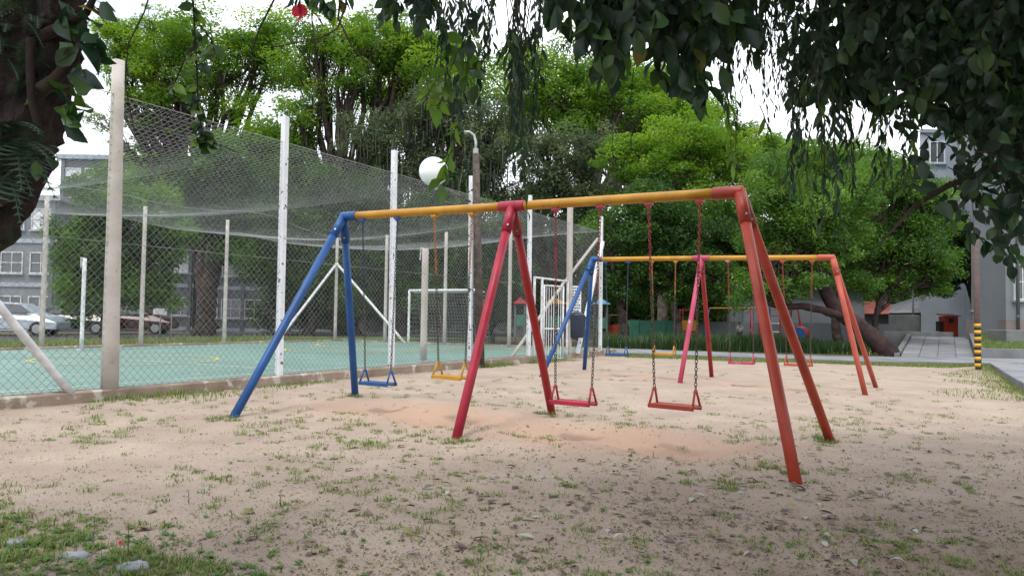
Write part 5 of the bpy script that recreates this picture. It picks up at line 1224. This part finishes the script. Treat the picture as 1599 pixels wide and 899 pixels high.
def corner_area():
    while True:
        px = -80 + 520*rnd.random()**1.5; py = rnd.uniform(800, 935)
        if py > 806 + .13*max(px, 0) + rnd.gauss(0, 14): g_ = G(px, py); return g_.x, g_.y
gm_ = lambda X, Y: np.clip((vnoise(X, Y, 1.1, 61)*.6 + vnoise(X, Y, .4, 62)*.4 - .33)*3.2, .03, 1)
tufts(430, px_area(-40, 1640, 600, 915), 26, 'grass_tufts', 'scattered small green grass tufts over the sand', .012, .05, .065, mask=gm_)
tufts(420, px_area(100, 1500, 575, 700), 26, 'distant_tufts', 'low thin weeds on the sand around the swing legs', .02, .06, .09, mask=gm_)
tufts(2600, px_area(-40, 1640, 585, 915), 6, 'seedling_weeds', 'tiny sparse seedlings dotted over the sand', .008, .028, .05)
tufts(210, corner_area, 40, 'corner_grass', 'denser green grass in the bottom left corner', .015, .06, .065, mask=lambda X, Y: np.clip((vnoise(X, Y, .3, 63)-.2)*2, .1, 1))
for px, py in ((1225,735),(1285,690),(1140,760),(365,655),(708,690),(560,622),(860,648)): 
    g0 = G(px, py); tufts(9, lambda: (g0.x+rnd.gauss(0,.13), g0.y+rnd.gauss(0,.1)), 30, 'leg_weeds', 'weeds clumped round the foot of a swing frame leg', .02, .08, .06)
# low broad-leaved weeds
def rosettes(n_t, area, name, label, L0, L1):
    Cs = []; As = []; Ls = []; Ts = []
    while len(Cs) < n_t*8:
        x, y = area()
        if rnd.random() > float(clear(np.array([x]), np.array([y]))[0]): continue
        z = sz(x, y); L = rnd.uniform(L0, L1); tt = rnd.random()
        for j in range(8):
            a = j*.785 + rnd.uniform(-.35, .35); up = rnd.uniform(.1, .9); d = Vector((math.cos(a), math.sin(a), up)).normalized(); l_ = L*rnd.uniform(.6, 1.2)
            Cs.append((x + d.x*l_*.5, y + d.y*l_*.5, z + d.z*l_*.5)); As.append(tuple(d)); Ls.append(l_); Ts.append(min(1, tt*.6 + rnd.random()*.35))
    C, A, L, T = map(np.array, (Cs, As, Ls, Ts)); o = cards(name, rhombs(C, A, np.tile([[0,0,1.]], (len(C),1)), L, L*.42), 4, RH, g_weed, None, T); tag(o, label, 'weeds', kind='stuff')
g_weed = leafmat('weed_leaf', [(0, (.05, .11, .03)), (.6, (.10, .21, .045)), (1, (.19, .30, .06))], .4, .03)
rosettes(380, corner_area, 'corner_weeds', 'low broad-leaved weeds among the corner grass', .02, .05)
rosettes(260, px_area(250, 1620, 640, 910), 'broadleaf_weeds', 'low broad-leaved weeds scattered over the sand', .015, .035)
# weedy seed stalks
for i, (px, py, h) in enumerate(((200,868,.16),(438,790,.08),(145,850,.10),(1020,720,.07),(295,785,.09))):
    g0 = G(px, py); k = MB(); s_ = Vector((rnd.uniform(-.01,.01), rnd.uniform(-.01,.01), h)); g0.z = sz(g0.x, g0.y)
    k.tube([g0-Z(.01), g0+s_*.5+Vector((.003,0,0)), g0+s_], [.0022,.0018,.001], 5, caps=False)
    for j in range(9):
        u = j/9; a = j*2.3; b = g0+s_*u; d = Vector((math.cos(a), math.sin(a), .6))*.022*(1-.6*u); q = d.cross(Z(1)).normalized()*.004; k.poly([b, b+d*.5+q, b+d, b+d*.5-q], [(0,1,2,3)])
    tag(k.build('weed_stalk', g_fern), ['tallest thin weed stalk in the bottom left grass', 'thin weed stalk left of the middle foreground', 'short weed stalk at the left edge of the grass patch', 'small weed stalk below the orange-red swing seat', 'thin weed stalk on the sand above the grass patch'][i], 'weed')
g0 = G(188, 858); k = MB()
for i in range(5): a = i*1.2566; d = Vector((math.cos(a), -.3, math.sin(a)))*.012; q = Vector((-math.sin(a), 0, math.cos(a)))*.006; b = Vector((g0.x, g0.y, sz(g0.x,g0.y)+.035)); k.poly([b, b+d*.6+q, b+d, b+d*.6-q], [(0,1,2,3)])
k.tube([Vector((g0.x, g0.y, sz(g0.x,g0.y)-.005)), Vector((g0.x, g0.y+.002, sz(g0.x,g0.y)+.035))], .0015, 5)
tag(k.build('pink_flower', m_flower), 'tiny pink flower in the bottom left grass', 'flower')
# stones
for px, py, r_, lab in ((25,845,.055,'grey stone at the left edge in the corner grass'), (118,868,.06,'grey stone in the middle of the corner grass'), (208,890,.06,'grey stone at the bottom edge of the corner grass')):
    g0 = G(px, py); k = MB(); rr = random.Random(px)
    prof = [(.02,-.35),(.7,-.3),(1,0),(.85,.28),(.5,.42),(.05,.46)]
    k.lathe(Vector((g0.x, g0.y, sz(g0.x, g0.y))), [(a*r_, b*r_) for a, b in prof], 10); c = Vector((g0.x, g0.y, 0))
    k.v = [(c.x+(x-c.x)*1.35*(1+rr.uniform(-.12,.12)), c.y+(y-c.y)*(1+rr.uniform(-.12,.12)), z+rr.uniform(-.1,.1)*r_) for x, y, z in k.v]
    tag(k.build('stone', m_stone, smooth=True), lab, 'stone')
# small litter, one mass
def litter_xy(n_, f):
    pts = [f() for _ in range(n_)]; X = np.array([p[0] for p in pts]); Y = np.array([p[1] for p in pts]); return X, Y
def lit_area():
    while True:
        px = rnd.uniform(-30, 1640); py = 585 + 330*rnd.random()**.8
        wgt = .2 + .5*math.exp(-((py-690)/45)**2)*min(1, max(0, (px-250)/300)) + .88*min(1, max(0, (px-250)/1100))*min(1, max(0, (py-640)/120)) + .25*max(0, (py-760)/140)
        if rnd.random() < wgt:
            g_ = G(px, py); a_ = np.array([g_.x]), np.array([g_.y])
            if rnd.random() < .15 + 1.6*max(0, float(vnoise(*a_, .5, 71)[0])*.6 + float(vnoise(*a_, .16, 72)[0])*.5 - .35): return g_.x, g_.y
n_ = 15000; X, Y = litter_xy(n_, lit_area); keep = clear(X, Y) > .3; X, Y = X[keep], Y[keep]; n_ = len(X)
C = np.stack([X, Y, sandz(X, Y)+.005], 1); a = rng.uniform(0, 6.283, n_); A = unit(np.stack([np.cos(a), np.sin(a), rng.normal(0, .25, n_)], 1)); Nn = unit(rng.normal(size=(n_,3))*.35 + np.array([0,0,1.]))
LL = rng.uniform(.008, .038, n_)*rng.uniform(.6, 1.2, n_); o = cards('leaf_litter', rhombs(C, A, Nn, LL, LL*rng.uniform(.12,.5,n_)), 4, RH, g_litter, None, rng.random(n_))
tag(o, 'fine dry leaf scraps and twig bits over the sand', 'leaf litter', kind='stuff')
# larger fallen leaves, each its own thing
FK = {'brown': ([leaf_shape('fallen_leaf', .075, .032, 0, g_fbrown, c)[0] for c in (.06, .13, .24)], 'dry brown leaf on sand', 'fallen brown leaves'),
      'olive': ([leaf_shape('fallen_leaf', .08, .036, 0, g_folive, c)[0] for c in (.08, .18, .3)], 'yellowish olive leaf on sand', 'fallen olive leaves'),
      'pale': ([leaf_shape('fallen_leaf', .075, .034, 0, g_fpale, c)[0] for c in (.1, .25, .4)], 'pale grey leaf on sand', 'fallen pale leaves')}
for i in range(330):
    px = rnd.triangular(150, 1620, 1400); py = rnd.triangular(650, 905, 790)
    if px > 700 and py < 700 and rnd.random() < .6: continue
    if px < 700 and py < 760 and rnd.random() < .6: continue
    g0 = G(px, py); kd = rnd.choices(['brown', 'olive', 'pale'], [.68, .2, .12])[0]; ms, lab, grp = FK[kd]
    o = bpy.data.objects.new('fallen_leaf', rnd.choice(ms)); col.objects.link(o)
    o.location = (g0.x, g0.y, sz(g0.x, g0.y) + .004); o.rotation_euler = (R(-90 + rnd.uniform(-14, 14)), rnd.uniform(-.3, .3), rnd.uniform(0, 6.28)); o.scale = (rnd.uniform(.85, 1.5),)*3
    where = ' near the bottom edge' if py > 820 else ''
    where += ', left of the crimson legs' if px < 708 else (', between the crimson and orange-red legs' if px < 1250 else ', right of the orange-red legs')
    tag(o, lab + where, 'leaf', grp)
bpy.context.view_layer.update()
print('objects', len(bpy.data.objects), 'tris', sum(len(m_.loops) - 2*len(m_.polygons) for m_ in bpy.data.meshes))
